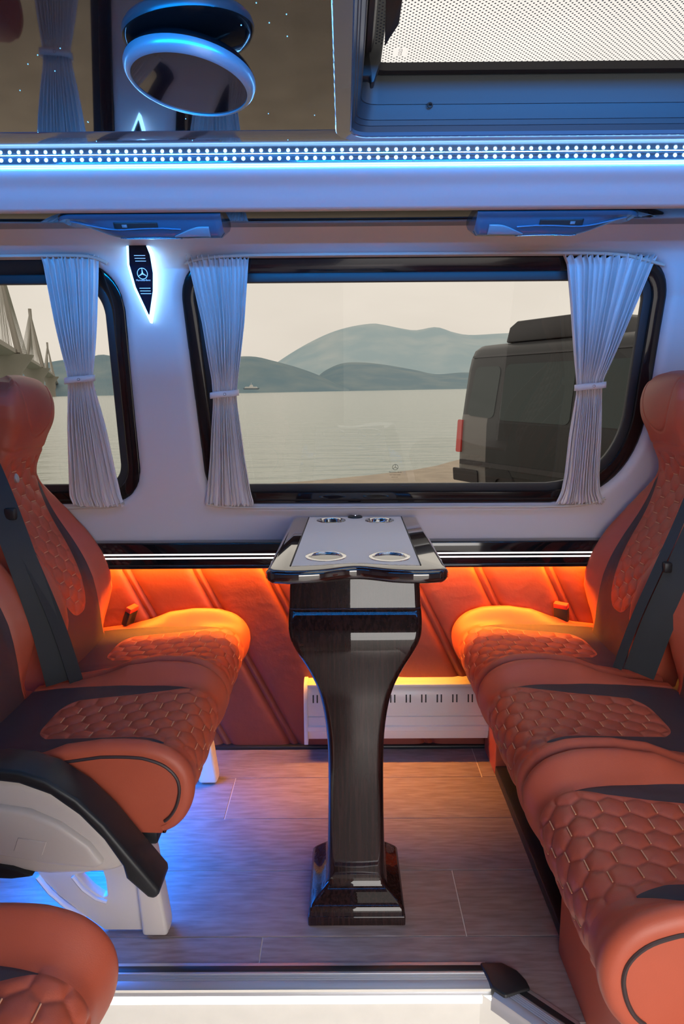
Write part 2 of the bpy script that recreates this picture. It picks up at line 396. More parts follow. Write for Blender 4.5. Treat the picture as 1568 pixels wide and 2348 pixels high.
def build_wall():
    xs = np.arange(-1.62, 1.621, .0075); rows = _wp
    X, Zr = np.meshgrid(xs, rows[:, 1]); Yr = np.repeat(rows[:, 0][:, None], len(xs), 1)
    o1 = round_poly(WIN1, WIN1_R, 14); o2 = round_poly(WIN2, WIN2_R, 14)
    s1, g1x, g1z = sdf_poly(X, Zr, o1); s2, g2x, g2z = sdf_poly(X, Zr, o2)
    s = np.minimum(s1, s2); gx = np.where(s1 < s2, g1x, g2x); gz = np.where(s1 < s2, g1z, g2z)
    r = .026; neg = s < 0
    keepv = lambda i, j: not (neg[i, j] and neg[i+1, j] and neg[i, j+1] and neg[i+1, j+1])
    nx = len(xs); Fc = []
    allneg = neg[:-1, :-1] & neg[1:, :-1] & neg[:-1, 1:] & neg[1:, 1:]
    X2 = np.where(neg, gx, X); Z2 = np.where(neg, gz, Zr)
    Y2 = np.interp(Z2, rows[:, 1], rows[:, 0]); Y2 = np.where(neg, Y2, Yr)
    d = np.clip(s, 0, r); Y2 = Y2+(r-np.sqrt(np.maximum(0, r*r-(r-d)**2)))*np.where(s < r, 1, 0)
    V = np.stack([X2, Y2, Z2], -1).reshape(-1, 3)
    ii, jj = np.nonzero(~allneg)
    Fc = np.stack([ii*nx+jj, ii*nx+jj+1, (ii+1)*nx+jj+1, (ii+1)*nx+jj], 1)
    used = np.unique(Fc); rem = np.full(len(V), -1); rem[used] = np.arange(len(used))
    return struct(raw('wall_back', V[used], rem[Fc], M['cream'], None, 60))
wall_back = build_wall()

def ring_strip(loops):
    V = []; Fc = []; n = len(loops[0])
    for lp in loops: V += [tuple(p) for p in lp]
    for k in range(len(loops)-1):
        for i in range(n): Fc.append((k*n+i, k*n+(i+1) % n, (k+1)*n+(i+1) % n, (k+1)*n+i))
    return V, Fc
def build_window(idx, corners, radii):
    root = bpy.data.objects.new(f'window_{idx}', None); COL.objects.link(root); root.location = (np.mean([c[0] for c in corners]), 2.03, .81); struct(root)
    def loop(ins, off):
        rr = [max(.02, r-ins*.8) for r in radii]
        o = round_poly(inset_poly(corners, ins), rr, 14)
        return [(p[0], float(np.interp(p[1], _wp[:, 1], _wp[:, 0]))*(1 if p[1] < 1.48 else 1)+off, p[1]) for p in o]
    fr = ring_strip([loop(-.008, .030), loop(.0, .021), loop(.004, .0195), loop(.033, .0215), loop(.036, .024), loop(.037, .034)])
    raw('window_frame', *fr, M['frame_black'], root, 35)
    se = ring_strip([loop(.034, .031), loop(.040, .029), loop(.058, .031), loop(.060, .034), loop(.060, .046)])
    raw('window_seal', *se, M['seal'], root, 35)
    g = loop(.052, .042)
    n = len(g); c = np.mean(np.array(g), 0)
    # glass follows the wall's lean as one flat pane
    A = np.array(g); co = np.polyfit(A[:, 2], A[:, 1], 1)
    raw('glass_pane', [(p[0], np.polyval(co, p[2]), p[2]) for p in g], [tuple(range(n))], M['glass'], root, None)
    return root, co
win1, GL1 = build_window(1, WIN1, WIN1_R)
win2, GL2 = build_window(2, WIN2, WIN2_R)
# maker's mark etched on the main pane
def glass_mark():
    mb = MB(); c = at(908, 1074, 2.05); yy = np.polyval(GL1, c[2])-.0015; k = .0012
    ring = [(c[0]+.0085*math.cos(a), yy, c[2]+.0085*math.sin(a)) for a in np.linspace(0, 2*PI, 24, endpoint=False)]
    mb.tube(ring, .0006, n=5, closed=True)
    for a in (90, 210, 330):
        mb.tube([(c[0], yy, c[2]), (c[0]+.0085*math.cos(math.radians(a)), yy, c[2]+.0085*math.sin(math.radians(a)))], .0006, n=5)
    mb.add(text_geo('Mercedes-Benz', .0062, lambda u, v: (c[0]+u, yy, c[2]-.0155+v)))
    for i, segs in enumerate((((-.017, -.009), (-.007, .003), (.005, .016)), ((-.011, -.001), (.001, .008)))):   # lines too small to read
        for a, b in segs: mb.tube([(c[0]+a, yy, c[2]-.0235-.007*i), (c[0]+b, yy, c[2]-.0235-.007*i)], .0011, n=5, flat=.4)
    o = mb.build('etched_mark', M['slot'], win1, None); o['label'] = 'small dark star mark and text etched low on the pane'
glass_mark()

# wood rail with two light lines, amber strip below it
rail = struct(boxo('trim_1', (-1.62, 1.62, 2.016, 2.036, .617, .699), M['gloss_black'], None, .006, 3))
boxo('rail_top', (-1.62, 1.62, 2.026, 2.075, .672, .698), M['gloss_black'], rail, .003)
for z in (.651, .6625):
    o = boxo('light_line', (-1.6, 1.6, 2.0135, 2.018, z-.0022, z+.0022), M['light_line'], rail, .0006)
o = boxo('lower_ridge', (-1.62, 1.62, 2.012, 2.03, .6175, .630), M['gloss_black'], rail, .004, 3)
amb = boxo('amber_diffuser', (-1.6, 1.6, 2.040, 2.055, .641, .650), M['amber'], rail, .002); amb['label'] = 'glowing amber diffuser under the rail'

# padded leather wall below: slanted panels divided by raised double-stitched bands
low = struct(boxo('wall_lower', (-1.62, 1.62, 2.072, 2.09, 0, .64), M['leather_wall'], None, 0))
SLOPE = -.5; ZT = .615; BAND = .026; PIT_X = .22
def xline(k, z): return -.03+PIT_X*k+SLOPE*(z-ZT)
def panel_geo(xa, xb, z0, z1, nx, nz_, puff):
    V = []; Fc = []
    for i in range(nz_+1):
        for j in range(nx+1):
            u = j/nx; z = z0+(z1-z0)*i/nz_; x = xa(z)*(1-u)+xb(z)*u
            wd = xb(z)-xa(z); e = min(u, 1-u)*wd
            y = 2.0715-puff*(1-math.exp(-e/.010))
            V.append((x, y, z))
    for i in range(nz_):
        for j in range(nx):
            a = i*(nx+1)+j; Fc.append((a, a+1, a+nx+2, a+nx+1))
    return V, Fc
for k in range(-8, 8):
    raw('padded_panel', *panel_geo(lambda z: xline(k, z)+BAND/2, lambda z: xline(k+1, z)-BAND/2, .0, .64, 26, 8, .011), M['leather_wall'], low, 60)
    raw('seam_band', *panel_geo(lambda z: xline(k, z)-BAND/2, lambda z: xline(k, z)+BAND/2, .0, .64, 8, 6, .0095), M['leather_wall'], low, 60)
sk = struct(boxo('baseboard_back', (-1.62, 1.62, 2.05, 2.075, 0, .012), M['plinth'], None, .003))

# ------------------------------------------------------------------ floor of planks
YF = [2.0895, 1.8877, 1.6872, 1.4825, 1.2780, 1.0735, .869, .6645, .46, .2555, .051, -.1535, -.36]
EDGE_Y = 1.203; CORNER_A = (.285, EDGE_Y); CORNER_B = (.442, 1.05)     # edge of the step well
def build_floor():
    fl = struct(boxo('floor', (-1.62, 1.62, EDGE_Y-.002, 2.09, -.06, -.0018), M['plank_joint'], None, 0))
    b = boxo('side_floor', (.445, 1.62, -.36, EDGE_Y, -.06, -.0018), M['plank_joint'], fl, 0)
    b = boxo('side_floor', (-1.62, -.62, -.36, EDGE_Y, -.06, -.0018), M['plank_joint'], fl, 0)
    bm = bmesh.new(); slab(bm, [CORNER_A, (.446, EDGE_Y), (.446, 1.05), CORNER_B], XY, -.06, -.0018); frombm('corner_floor', bm, M['plank_joint'], fl, None)
    off = [.41, -.333, .72, .256, -.18, .63, .05, -.4, .5, .2, -.1, .4]
    for r in range(len(YF)-1):
        y1, y0 = YF[r]-.0012, YF[r+1]+.0012
        x = off[r]-1.22*2
        while x < 1.6:
            a, b_ = max(-1.62, x+.0015), min(1.62, x+1.22-.0015)
            if b_ > a:
                quads = []
                if y0 >= EDGE_Y: quads.append([(a, y0), (b_, y0), (b_, y1), (a, y1)])
                elif y1 > EDGE_Y:      # row cut by the step well
                    bl = [(a, EDGE_Y), (min(b_, CORNER_A[0]), EDGE_Y)]
                    if b_ > CORNER_A[0]:
                        if a < .445: bl += [(CORNER_A[0]+(EDGE_Y-y0)*(CORNER_B[0]-CORNER_A[0])/(EDGE_Y-CORNER_B[1]), y0), (b_, y0)]
                        else: bl = [(a, y0), (b_, y0)]
                    quads.append(bl+[(b_, y1), (a, y1)])
                else:
                    if b_ > .447: quads.append([(max(a, .447), y0), (b_, y0), (b_, y1), (max(a, .447), y1)])
                    if a < -.62: quads.append([(a, y0), (min(b_, -.62), y0), (min(b_, -.62), y1), (a, y1)])
                for q in quads:
                    q2 = [q[0]]+[p for i, p in enumerate(q[1:]) if np.hypot(p[0]-q[i][0], p[1]-q[i][1]) > 1e-4]
                    bm = bmesh.new(); slab(bm, q2, XY, -.004, 0, .0007, 1); frombm('plank', bm, M['plank'], fl, 30)
            x += 1.22
    return fl
floor = build_floor()
# step well: lit riser panels, aluminium nosing, black corner cap
well = struct(raw('trim_2', [(-.62, 1.147, 0), (.305, 1.147, 0), (.305, 1.147, -.26), (-.62, 1.147, -.26)], [(0, 1, 2, 3)], M['step'], None, None))
A2 = np.array(CORNER_A); B2 = np.array(CORNER_B); DD = (B2-A2)/np.linalg.norm(B2-A2); NN = np.array([DD[1], -DD[0]])   # NN points into the well
def nosing_profile():
    # (distance into the well, height): floor lip, rubber channel, grooved alu face, nose
    alu = [(-.004, .0), (-.004, .0035), (.002, .0045), (.004, .0045), (.0045, .002), (.0185, .002), (.019, .0045), (.023, .0045)]
    for k in range(4): alu += [(.0245+k*.0042, .003-k*.0004), (.0260+k*.0042, .0042-k*.0004)]
    alu += [(.045, .0025), (.054, -.002), (.058, -.010), (.0585, -.03), (.05, -.03)]
    return alu
def sweep(prof, p0, d, n_, length):
    V = []; Fc = []; k = len(prof)
    for t in (0, length):
        for u, h in prof: V.append((p0[0]+d[0]*t+n_[0]*u, p0[1]+d[1]*t+n_[1]*u, h))
    for i in range(k-1): Fc.append((i, i+1, k+i+1, k+i))
    return V, Fc
nos = thing('step_edge_profile', (-.2, 1.19, 0), 'straight ribbed aluminium edge profile with black rubber along the lit step', 'step edge', 'step edging')
raw('alu_profile', *sweep(nosing_profile(), (-.62, EDGE_Y), (1, 0), (0, -1), .90), M['alu'], nos, 30)
boxo('rubber_insert', (-.62, .279, EDGE_Y-.0183, EDGE_Y-.0047, .0015, .0048), M['black_plastic'], nos, .0006)
boxo('step_lamp', (-.62, .29, 1.1435, 1.149, -.030, -.0125), M['steplamp'], nos, .001)
nos2 = thing('step_edge_profile', (.36, 1.12, 0), 'short slanting aluminium edge profile beyond the black corner cap', 'step edge', 'step edging')
P0 = A2+DD*.045
raw('alu_profile', *sweep(nosing_profile(), P0, DD, NN, .150), M['alu'], nos2, 30)
bm = bmesh.new(); q = [P0+NN*.0047, P0+NN*.0183, P0+DD*.150+NN*.0183, P0+DD*.150+NN*.0047]; slab(bm, q, XY, .0015, .0048, .0006, 1); frombm('rubber_insert', bm, M['black_plastic'], nos2)
E0 = A2+NN*.058; E1 = B2+NN*.058
raw('riser_panel', [(E0[0], E0[1], -.01), (E1[0], E1[1], -.01), (E1[0], E1[1], -.26), (E0[0], E0[1], -.26)], [(0, 1, 2, 3)], M['step'], well, None)
raw('tread', [(-.62, -.4, -.26), (1.0, -.4, -.26), (1.0, 1.15, -.26), (-.62, 1.15, -.26)], [(0, 1, 2, 3)], M['wall_end'], well, None)
cap_px = [(1098, 2207), (1150, 2208), (1185, 2226), (1206, 2248), (1217, 2270), (1192, 2276), (1158, 2286), (1128, 2266), (1116, 2240)]
cap2 = [tuple(atz(x, y, .006)[:2]) for x, y in cap_px]
bm = bmesh.new(); slab(bm, round_poly(cap2, .006, 4), XY, -.02, .009, .004, 3)
tag(frombm('corner_cap', bm, M['black_plastic']), 'black plastic corner cap joining the two aluminium step edges', 'corner cap')

# ------------------------------------------------------------------ ceiling, cove beam, shelf
HX0, HX1, HY0, HY1 = -.012, .98, .42, 1.342       # roof hatch opening (outer edge of its ring)
def build_ceiling():
    c = struct(boxo('ceiling', (-1.62, HX0+.012, -.34, 1.312, 1.606, 1.625), M['ceiling'], None, 0))
    boxo('ceiling_panel', (HX0+.012, 1.62, -.34, HY0+.02, 1.606, 1.625), M['ceiling'], c, 0)
    boxo('ceiling_panel', (HX1-.012, 1.62, HY0+.02, 1.312, 1.606, 1.625), M['ceiling'], c, 0)
    mb = MB()
    for k in range(44):
        x = RNG.uniform(-.85, -.02); y = RNG.uniform(.55, 1.30)
        mb.add(lathe([(0, -.0010), (.0006, -.0006), (.0008, 0)], (x, y, 1.606), 6))
    for px, py in ((87, 303), (221, 324), (441, 322), (660, 321)):
        p = atz(px, py, 1.6047); mb.add(lathe([(0, -.0010), (.0006, -.0006), (.0008, 0)], p, 6))
    o = mb.build('star_lights', M['star'], c, None); o['kind'] = 'stuff'; o['label'] = 'tiny blue starlight points scattered over the gloss ceiling'
    return c
ceiling = build_ceiling()
def sweep_x(prof, x0, x1, nseg=1):
    V = []; Fc = []; k = len(prof)
    for t in np.linspace(x0, x1, nseg+1):
        for y, z in prof: V.append((t, y, z))
    for s in range(nseg):
        for i in range(k-1): Fc.append((s*k+i, s*k+i+1, (s+1)*k+i+1, (s+1)*k+i))
    return V, Fc
cove = struct(raw('trim_3', *sweep_x([(1.312, 1.625), (1.312, 1.6058), (1.314, 1.6052), (1.36, 1.605), (1.438, 1.6048), (1.439, 1.61)], -1.62, 1.62), M['cove'], None, 30))
beam_prof = spline([(1.437, 1.606), (1.437, 1.590), (1.4385, 1.583), (1.447, 1.5805), (1.46, 1.577), (1.50, 1.565), (1.535, 1.5495), (1.553, 1.5415), (1.563, 1.5375), (1.578, 1.5362), (1.60, 1.5385)], 60)
beam = struct(raw('trim_4', *sweep_x(beam_prof, -1.62, 1.62, 4), M['cream'], None, 60))
shelf = struct(boxo('trim_5', (-1.62, 1.62, 1.575, 1.735, 1.5375, 1.556), mat('shelf_gloss', (.006, .008, .014), .06, spec=.22), None, .001))

strip = thing('led_strip', (0, 1.39, 1.586), 'long blue LED strip with a row of bright dots in the roof cove', 'led strip')
boxo('strip_base', (-1.6, 1.6, 1.4345, 1.4372, 1.5905, 1.6045), M['cove'], strip, .0005)
for i, (py0) in enumerate((1.5874, 1.5836)):
    boxo('acrylic_edge', (-1.6, 1.6, 1.4335, 1.4400, py0-.0006, py0+.0006), M['acrylic'], strip, .0003)
chip_me = None
for i in range(-68, 69):
    x = i*.01755
    if chip_me is None:
        V, Fc = lathe([(0, .0026), (.0024, .0021), (.0033, .0011), (.0037, 0)], (0, 0, 0), 10); V = [(v[0], -v[2], v[1]) for v in V]
        o = raw('led_chip', V, Fc, M['led'], strip); chip_me = o.data
    else:
        o = bpy.data.objects.new('led_chip', chip_me); COL.objects.link(o); o.parent = strip; o.matrix_parent_inverse = root_matrix(strip).inverted()
    o.location = (x, 1.4346, 1.5976)

# ------------------------------------------------------------------ roof hatch
def build_hatch():
    h = thing('roof_hatch', (.48, .88, 1.606), 'square roof hatch with white dotted glass set in the gloss ceiling', 'roof hatch')
    def rl(ins, z, r):
        c = [(HX0+ins, HY0+ins), (HX1-ins, HY0+ins), (HX1-ins, HY1-ins), (HX0+ins, HY1-ins)]
        return [(p[0], p[1], z) for p in round_poly(c, max(.01, r), 10)]
    raw('hatch_ring', *ring_strip([rl(0, 1.606, .045), rl(.0006, 1.598, .045), rl(.002, 1.5965, .045), rl(.020, 1.5955, .035), rl(.026, 1.5945, .03), rl(.028, 1.596, .03), rl(.029, 1.605, .03)]), M['cove'], h, 30)
    raw('hatch_well', *ring_strip([rl(.028, 1.600, .03), rl(.032, 1.610, .03), rl(.0335, 1.6105, .03), rl(.036, 1.618, .03), rl(.0375, 1.6185, .03), rl(.044, 1.640, .03), rl(.0455, 1.6405, .03), rl(.050, 1.69, .03)]), M['hatch'], h, 30)
    raw('glass_frame', *ring_strip([rl(.046, 1.688, .03), rl(.052, 1.685, .03), rl(.060, 1.688, .03), rl(.064, 1.699, .025)]), M['seal'], h, 30)
    g = rl(.055, 1.700, .025)
    raw('dotted_glass', g, [tuple(range(len(g)))], M['frit'], h, None)
    # lift arm at the left side
    arm = [(.824, 1.200), (.848, 1.200), (.852, 1.185), (.860, 1.186), (.876, 1.255)]
    p = [at(x, y, 1.235) for x, y in ((823, 187), (847, 187), (849, 204), (856, 200), (872, 150), (886, 45), (884, -20), (823, -20))]
    bm = bmesh.new(); slab(bm, [(a[0], a[2]) for a in p], XZ, 1.215, 1.24, .003, 2); frombm('lift_arm', bm, M['black_plastic'], h)
    q = [atz(x, y, 1.692) for x, y in ((884, -30), (882, 102), (894, 80), (915, 48), (922, 0), (926, -30))]
    bm = bmesh.new(); slab(bm, [(a[0], a[1]) for a in q], XY, 1.686, 1.6985, .003, 2); frombm('arm_bracket', bm, M['black_plastic'], h)
    c = at(986, 241, 1.292)
    mb = MB(); ring = [(c[0]+.004*math.cos(a), c[1], c[2]+.004*math.sin(a)) for a in np.linspace(0, 2*PI, 16, endpoint=False)]
    mb.tube(ring, .0012, n=6, closed=True); mb.add(lathe([(0, 0), (.0028, 0.0)], c, 10)); mb.build('screw', M['black_plastic'], h)
    c = atz(918, 119, 1.6985)
    raw('sticker_lettering', *text_geo('GOLD', .0085, lambda u, v: (c[0]-v*1.0, c[1]-u*1.0, c[2]-.0006)), mat('sticker_ink', (.62, .52, .5), .6), h, None)
build_hatch()

# ------------------------------------------------------------------ round swivel disc on the ceiling
def build_disc():
    cz = 1.580; c = atz(437, 172, cz); c = np.array(c)
    d = thing('swivel_ceiling_disc', (c[0], c[1], 1.606), 'round tilted blue-rimmed disc with dark glass face under the ceiling', 'ceiling disc')
    n_ = np.array([-.10, -.10, -1.0]); n_ /= np.linalg.norm(n_)         # face looks down, tipped to the camera
    a = np.cross(n_, [0, 1, 0]); a /= np.linalg.norm(a); b = np.cross(n_, a)
    def rev(prof, k=64):
        V = []; Fc = []
        for r, h in prof:
            for j in range(k):
                t = 2*PI*j/k; V.append(c+a*r*math.cos(t)+b*r*math.sin(t)+n_*h)
        for i in range(len(prof)-1):
            for j in range(k): Fc.append((i*k+j, i*k+(j+1) % k, (i+1)*k+(j+1) % k, (i+1)*k+j))
        return V, Fc
    R = .089
    raw('housing', *rev([(.03, -.020), (.070, -.018), (.083, -.012), (R, -.003), (R, .0)]), M['gloss_black'], d, 40)
    raw('rim', *rev([(R, -.002), (R+.0008, .002), (R-.001, .009), (R-.0055, .0145), (R-.010, .0155), (R-.0105, .012)]), mat('rim_satin', (.34, .42, .50), .3, .5), d, 40)
    raw('glass_face', *rev([(R-.0102, .0125), (R-.011, .0135), (.05, .0145), (.0001, .015)]), mat('disc_glass', (.006, .008, .016), .10, coat=1), d, 40)
    mb = MB(); mb.add(lathe([(.03, .0), (.03, .012)], (c[0], c[1], 1.594), 24)); mb.build('mount', M['black_plastic'], d)
build_disc()

# ------------------------------------------------------------------ reading light consoles under the shelf
def build_console(px0, px1, mirror, label):
    """a boat-shaped overhead console; its blunt end is right unless mirrored"""
    a = at(px0, 490, 1.60)[0]; b = at(px1, 490, 1.60)[0]
    r = thing('reading_light_console', ((a+b)/2, 1.66, 1.5375), label, 'reading light', 'overhead light consoles')
    L = b-a; X = (lambda t: a+L*t) if not mirror else (lambda t: b-L*t)
    n = 48; V = []; Fc = []; prof_n = 14
    depth = lambda t: .039*min(1, float(sstep(-.02, .42, t)))*1.0 + .004
    for i in range(n+1):
        t = i/n; h = depth(t)
        e = 1.0 if t < .975 else math.sqrt(max(0, 1-((t-.975)/.026)**2))*.35+.65
        y0 = 1.596+.03*(1-min(1, t/.10))**2; y1 = 1.738-.012*(1-min(1, t/.2))
        pr = [(y0, 1.5376), (y0-.003, 1.5365-.003), (y0+.0005, 1.5375-.010)]
        # dished upper band then rounded belly
        for s in np.linspace(0, 1, prof_n-5):
            yy = y0+.004+(.044)*s; zz = 1.5375-.011-(h-.011)*math.sin(s*PI/2)**.9 if h > .011 else 1.5375-h
            pr.append((yy, zz))
        pr += [(y0+.062, 1.5375-h*.93), (y1-.02, 1.5375-h*.40), (y1, 1.5376)]
        for y, z in pr: V.append((X(t)-(0 if not mirror else 0), y, 1.5376-(1.5376-z)*e if z < 1.5376 else z))
    k = len(pr)
    for i in range(n):
        for j in range(k-1): Fc.append((i*k+j, i*k+j+1, (i+1)*k+j+1, (i+1)*k+j))
    Fc.append(tuple(range(k))); Fc.append(tuple(n*k+j for j in range(k-1, -1, -1)))
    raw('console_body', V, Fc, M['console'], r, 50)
    def fp(t, s, out=.0015):
        h = depth(t); y0 = 1.596+.004; yy = y0+.044*s; zz = 1.5375-.011-(h-.011)*math.sin(max(1e-4, s)*PI/2)**.9
        return np.array((X(t), yy-out*.8, zz-out*.6))
    def patch(ts, s0, s1, name, m, out=.0015):
        V = []; Fc = []; q = 8
        for i, t in enumerate(ts):
            for s in np.linspace(s0(i/(len(ts)-1)), s1(i/(len(ts)-1)), q): V.append(fp(t, s, out))
        for i in range(len(ts)-1):
            for j in range(q-1): Fc.append((i*q+j, i*q+j+1, (i+1)*q+j+1, (i+1)*q+j))
        o = raw(name, V, Fc, m, r, 50); so = o.modifiers.new('t', 'SOLIDIFY'); so.thickness = .002; so.offset = 0
        return o
    patch(np.linspace(.35, .615, 16), lambda u: .10, lambda u: .34, 'control_recess', M['slot'], .001)
    patch(np.linspace(.40, .43, 3), lambda u: .16, lambda u: .26, 'switch', M['lens'], .0022)
    patch(np.linspace(.70, .92, 20), lambda u: .72-.46*math.sin(min(1, u*1.25)*PI/2), lambda u: .80, 'lens', M['lens'])
    patch(np.linspace(.36, .74, 20), lambda u: .95-.10*math.sin(u*PI), lambda u: .99, 'chrome_strip', mat('console_strip', (.5, .6, .75), .15, .9), .0018)
    mb = MB(); mb.tube([fp(t, .30+.42*abs(t-.62) if t > .62 else .36+.05*math.sin(t*8), .0025) for t in np.linspace(.08, .75, 30)], .0016, n=6)
    mb.build('crease', mat('console_edge', (.12, .25, .4), .15, .4), r)
    return r
build_console(122, 506, False, 'dark blue-lit reading light console hanging above the glowing pillar lamp')
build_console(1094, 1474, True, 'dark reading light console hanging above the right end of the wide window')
# small coat hook by the right console
mb = MB(); mb.tube([at(x, y, 1.66) for x, y in ((1465, 492), (1490, 496), (1512, 488), (1524, 478))], [.004, .0055, .005, .003], n=8, flat=.6)
tag(mb.build('coat_hook', M['black_plastic']), 'small black curved hook beside the right overhead console', 'hook')

# ------------------------------------------------------------------ pillar lamp
def build_pillar_lamp():
    Y = 1.945
    out_px = [(303, 562), (347, 561), (357, 590), (361, 630), (358, 670), (343, 738), (312, 662), (301, 612)]
    O = spline(np.array([(lambda p: (p[0], p[2]))(at(x, y, Y)) for x, y in out_px+out_px[:1]]), 60)[:-1]
    corners = np.array([(lambda p: (p[0], p[2]))(at(x, y, Y)) for x, y in out_px])
    cen = corners.mean(0); zt_, zb_ = corners[:, 1].max(), corners[:, 1].min()
    def yl(v): return YW(zt_-.02)+(YW(zb_)-YW(zt_-.02))*(zt_-.02-v)/(zt_-.02-zb_)
    def lean(u, v, d): return (u, yl(v)+d, v)
    L = thing('pillar_lamp', (cen[0], YW(cen[1]), cen[1]-.12), 'blade-shaped pillar lamp with white glowing edge and engraved star emblem', 'lamp')
    def outline(k):
        ccw = corners[::-1]
        return round_poly(inset_poly(ccw, k), [.006, .02, .0016, .02, .02, .012, .004, .004], 6)
    def flat(name, o, d0, d1, m, bev, par=L):
        bm = bmesh.new(); slab(bm, o, lean, 0, 0.0001)
        bm.free(); bm = bmesh.new()
        n = len(o); lo = [bm.verts.new(lean(p[0], p[1], d0)) for p in o]; hi = [bm.verts.new(lean(p[0], p[1], d1)) for p in o]
        for i in range(n): bm.faces.new((lo[i], lo[(i+1) % n], hi[(i+1) % n], hi[i]))
        bm.faces.new(lo); bm.faces.new(hi[::-1])
        bmesh.ops.recalc_face_normals(bm, faces=bm.faces)
        return frombm(name, bm, m, par, 40)
    flat('glowing_edge', outline(-.0015), -.004, -.021, M['halo'], 0)
    fo = outline(.0050)
    flat('lamp_face', fo, -.0205, -.0235, M['face'], 0)
    mb = MB(); mm = lambda px, py: at(px, py, Y-.0245-.0)
    def P(px, py):
        p = at(px, py, 1.935); z = p[2]; return np.array((p[0], yl(z)-.0245, z))
    for x0, x1, y in ((315, 340, 591), (316, 340, 597), (317, 341, 603), (322, 347, 662), (323, 347, 668), (324, 348, 674)):
        mb.tube([P(x0, y), P(x1, y)], .0009, n=6)
    c = P(331, 630); rr = .0135
    mb.tube([(c[0]+rr*math.cos(a), yl(c[2]+rr*math.sin(a))-.0245, c[2]+rr*math.sin(a)) for a in np.linspace(0, 2*PI, 32, endpoint=False)], .0009, n=6, closed=True)
    for a in (90, 210, 330):
        e = (c[0]+rr*math.cos(math.radians(a)), yl(c[2]+rr*math.sin(math.radians(a)))-.0245, c[2]+rr*math.sin(math.radians(a)))
        mb.tube([c, e], [.0021, .0005], n=6)
    t = P(332, 644.5)
    mb.add(text_geo('Mercedes-Benz', .0062, lambda u, v: (t[0]+u, yl(t[2]+v)-.0246, t[2]+v)))
    mb.build('engraving', M['engrave'], L)
build_pillar_lamp()

# ------------------------------------------------------------------ curtain rails and curtains
def rail_path(px, off=-.012):
    out = []
    for x, y in px:
        p = at(x, y, 2.0)
        for _ in range(4): p = at(x, y, YW(p[2])+off)
        out.append(p)
    return spline(out, 40)
def make_rail(px, label):
    mb = MB(); mb.tube(rail_path(px), .0055, n=8, flat=.8)
    return tag(mb.build('curtain_rail', M['rail_beige']), label, 'curtain rail', 'curtain rails')
make_rail([(424, 606), (440, 598), (480, 591), (560, 586), (800, 583), (1100, 581), (1330, 580), (1430, 585), (1480, 596), (1522, 608)], 'beige curtain rail along the top of the wide window')
make_rail([(472, 1156), (520, 1163), (640, 1165), (1000, 1163), (1250, 1162), (1340, 1157), (1388, 1143)], 'beige curtain rail along the sill of the wide window')
make_rail([(-60, 588), (120, 586), (190, 587), (222, 593), (245, 604)], 'beige curtain rail along the top of the left window')
make_rail([(-60, 1166), (120, 1166), (200, 1164), (250, 1162), (284, 1154)], 'beige curtain rail along the sill of the left window')
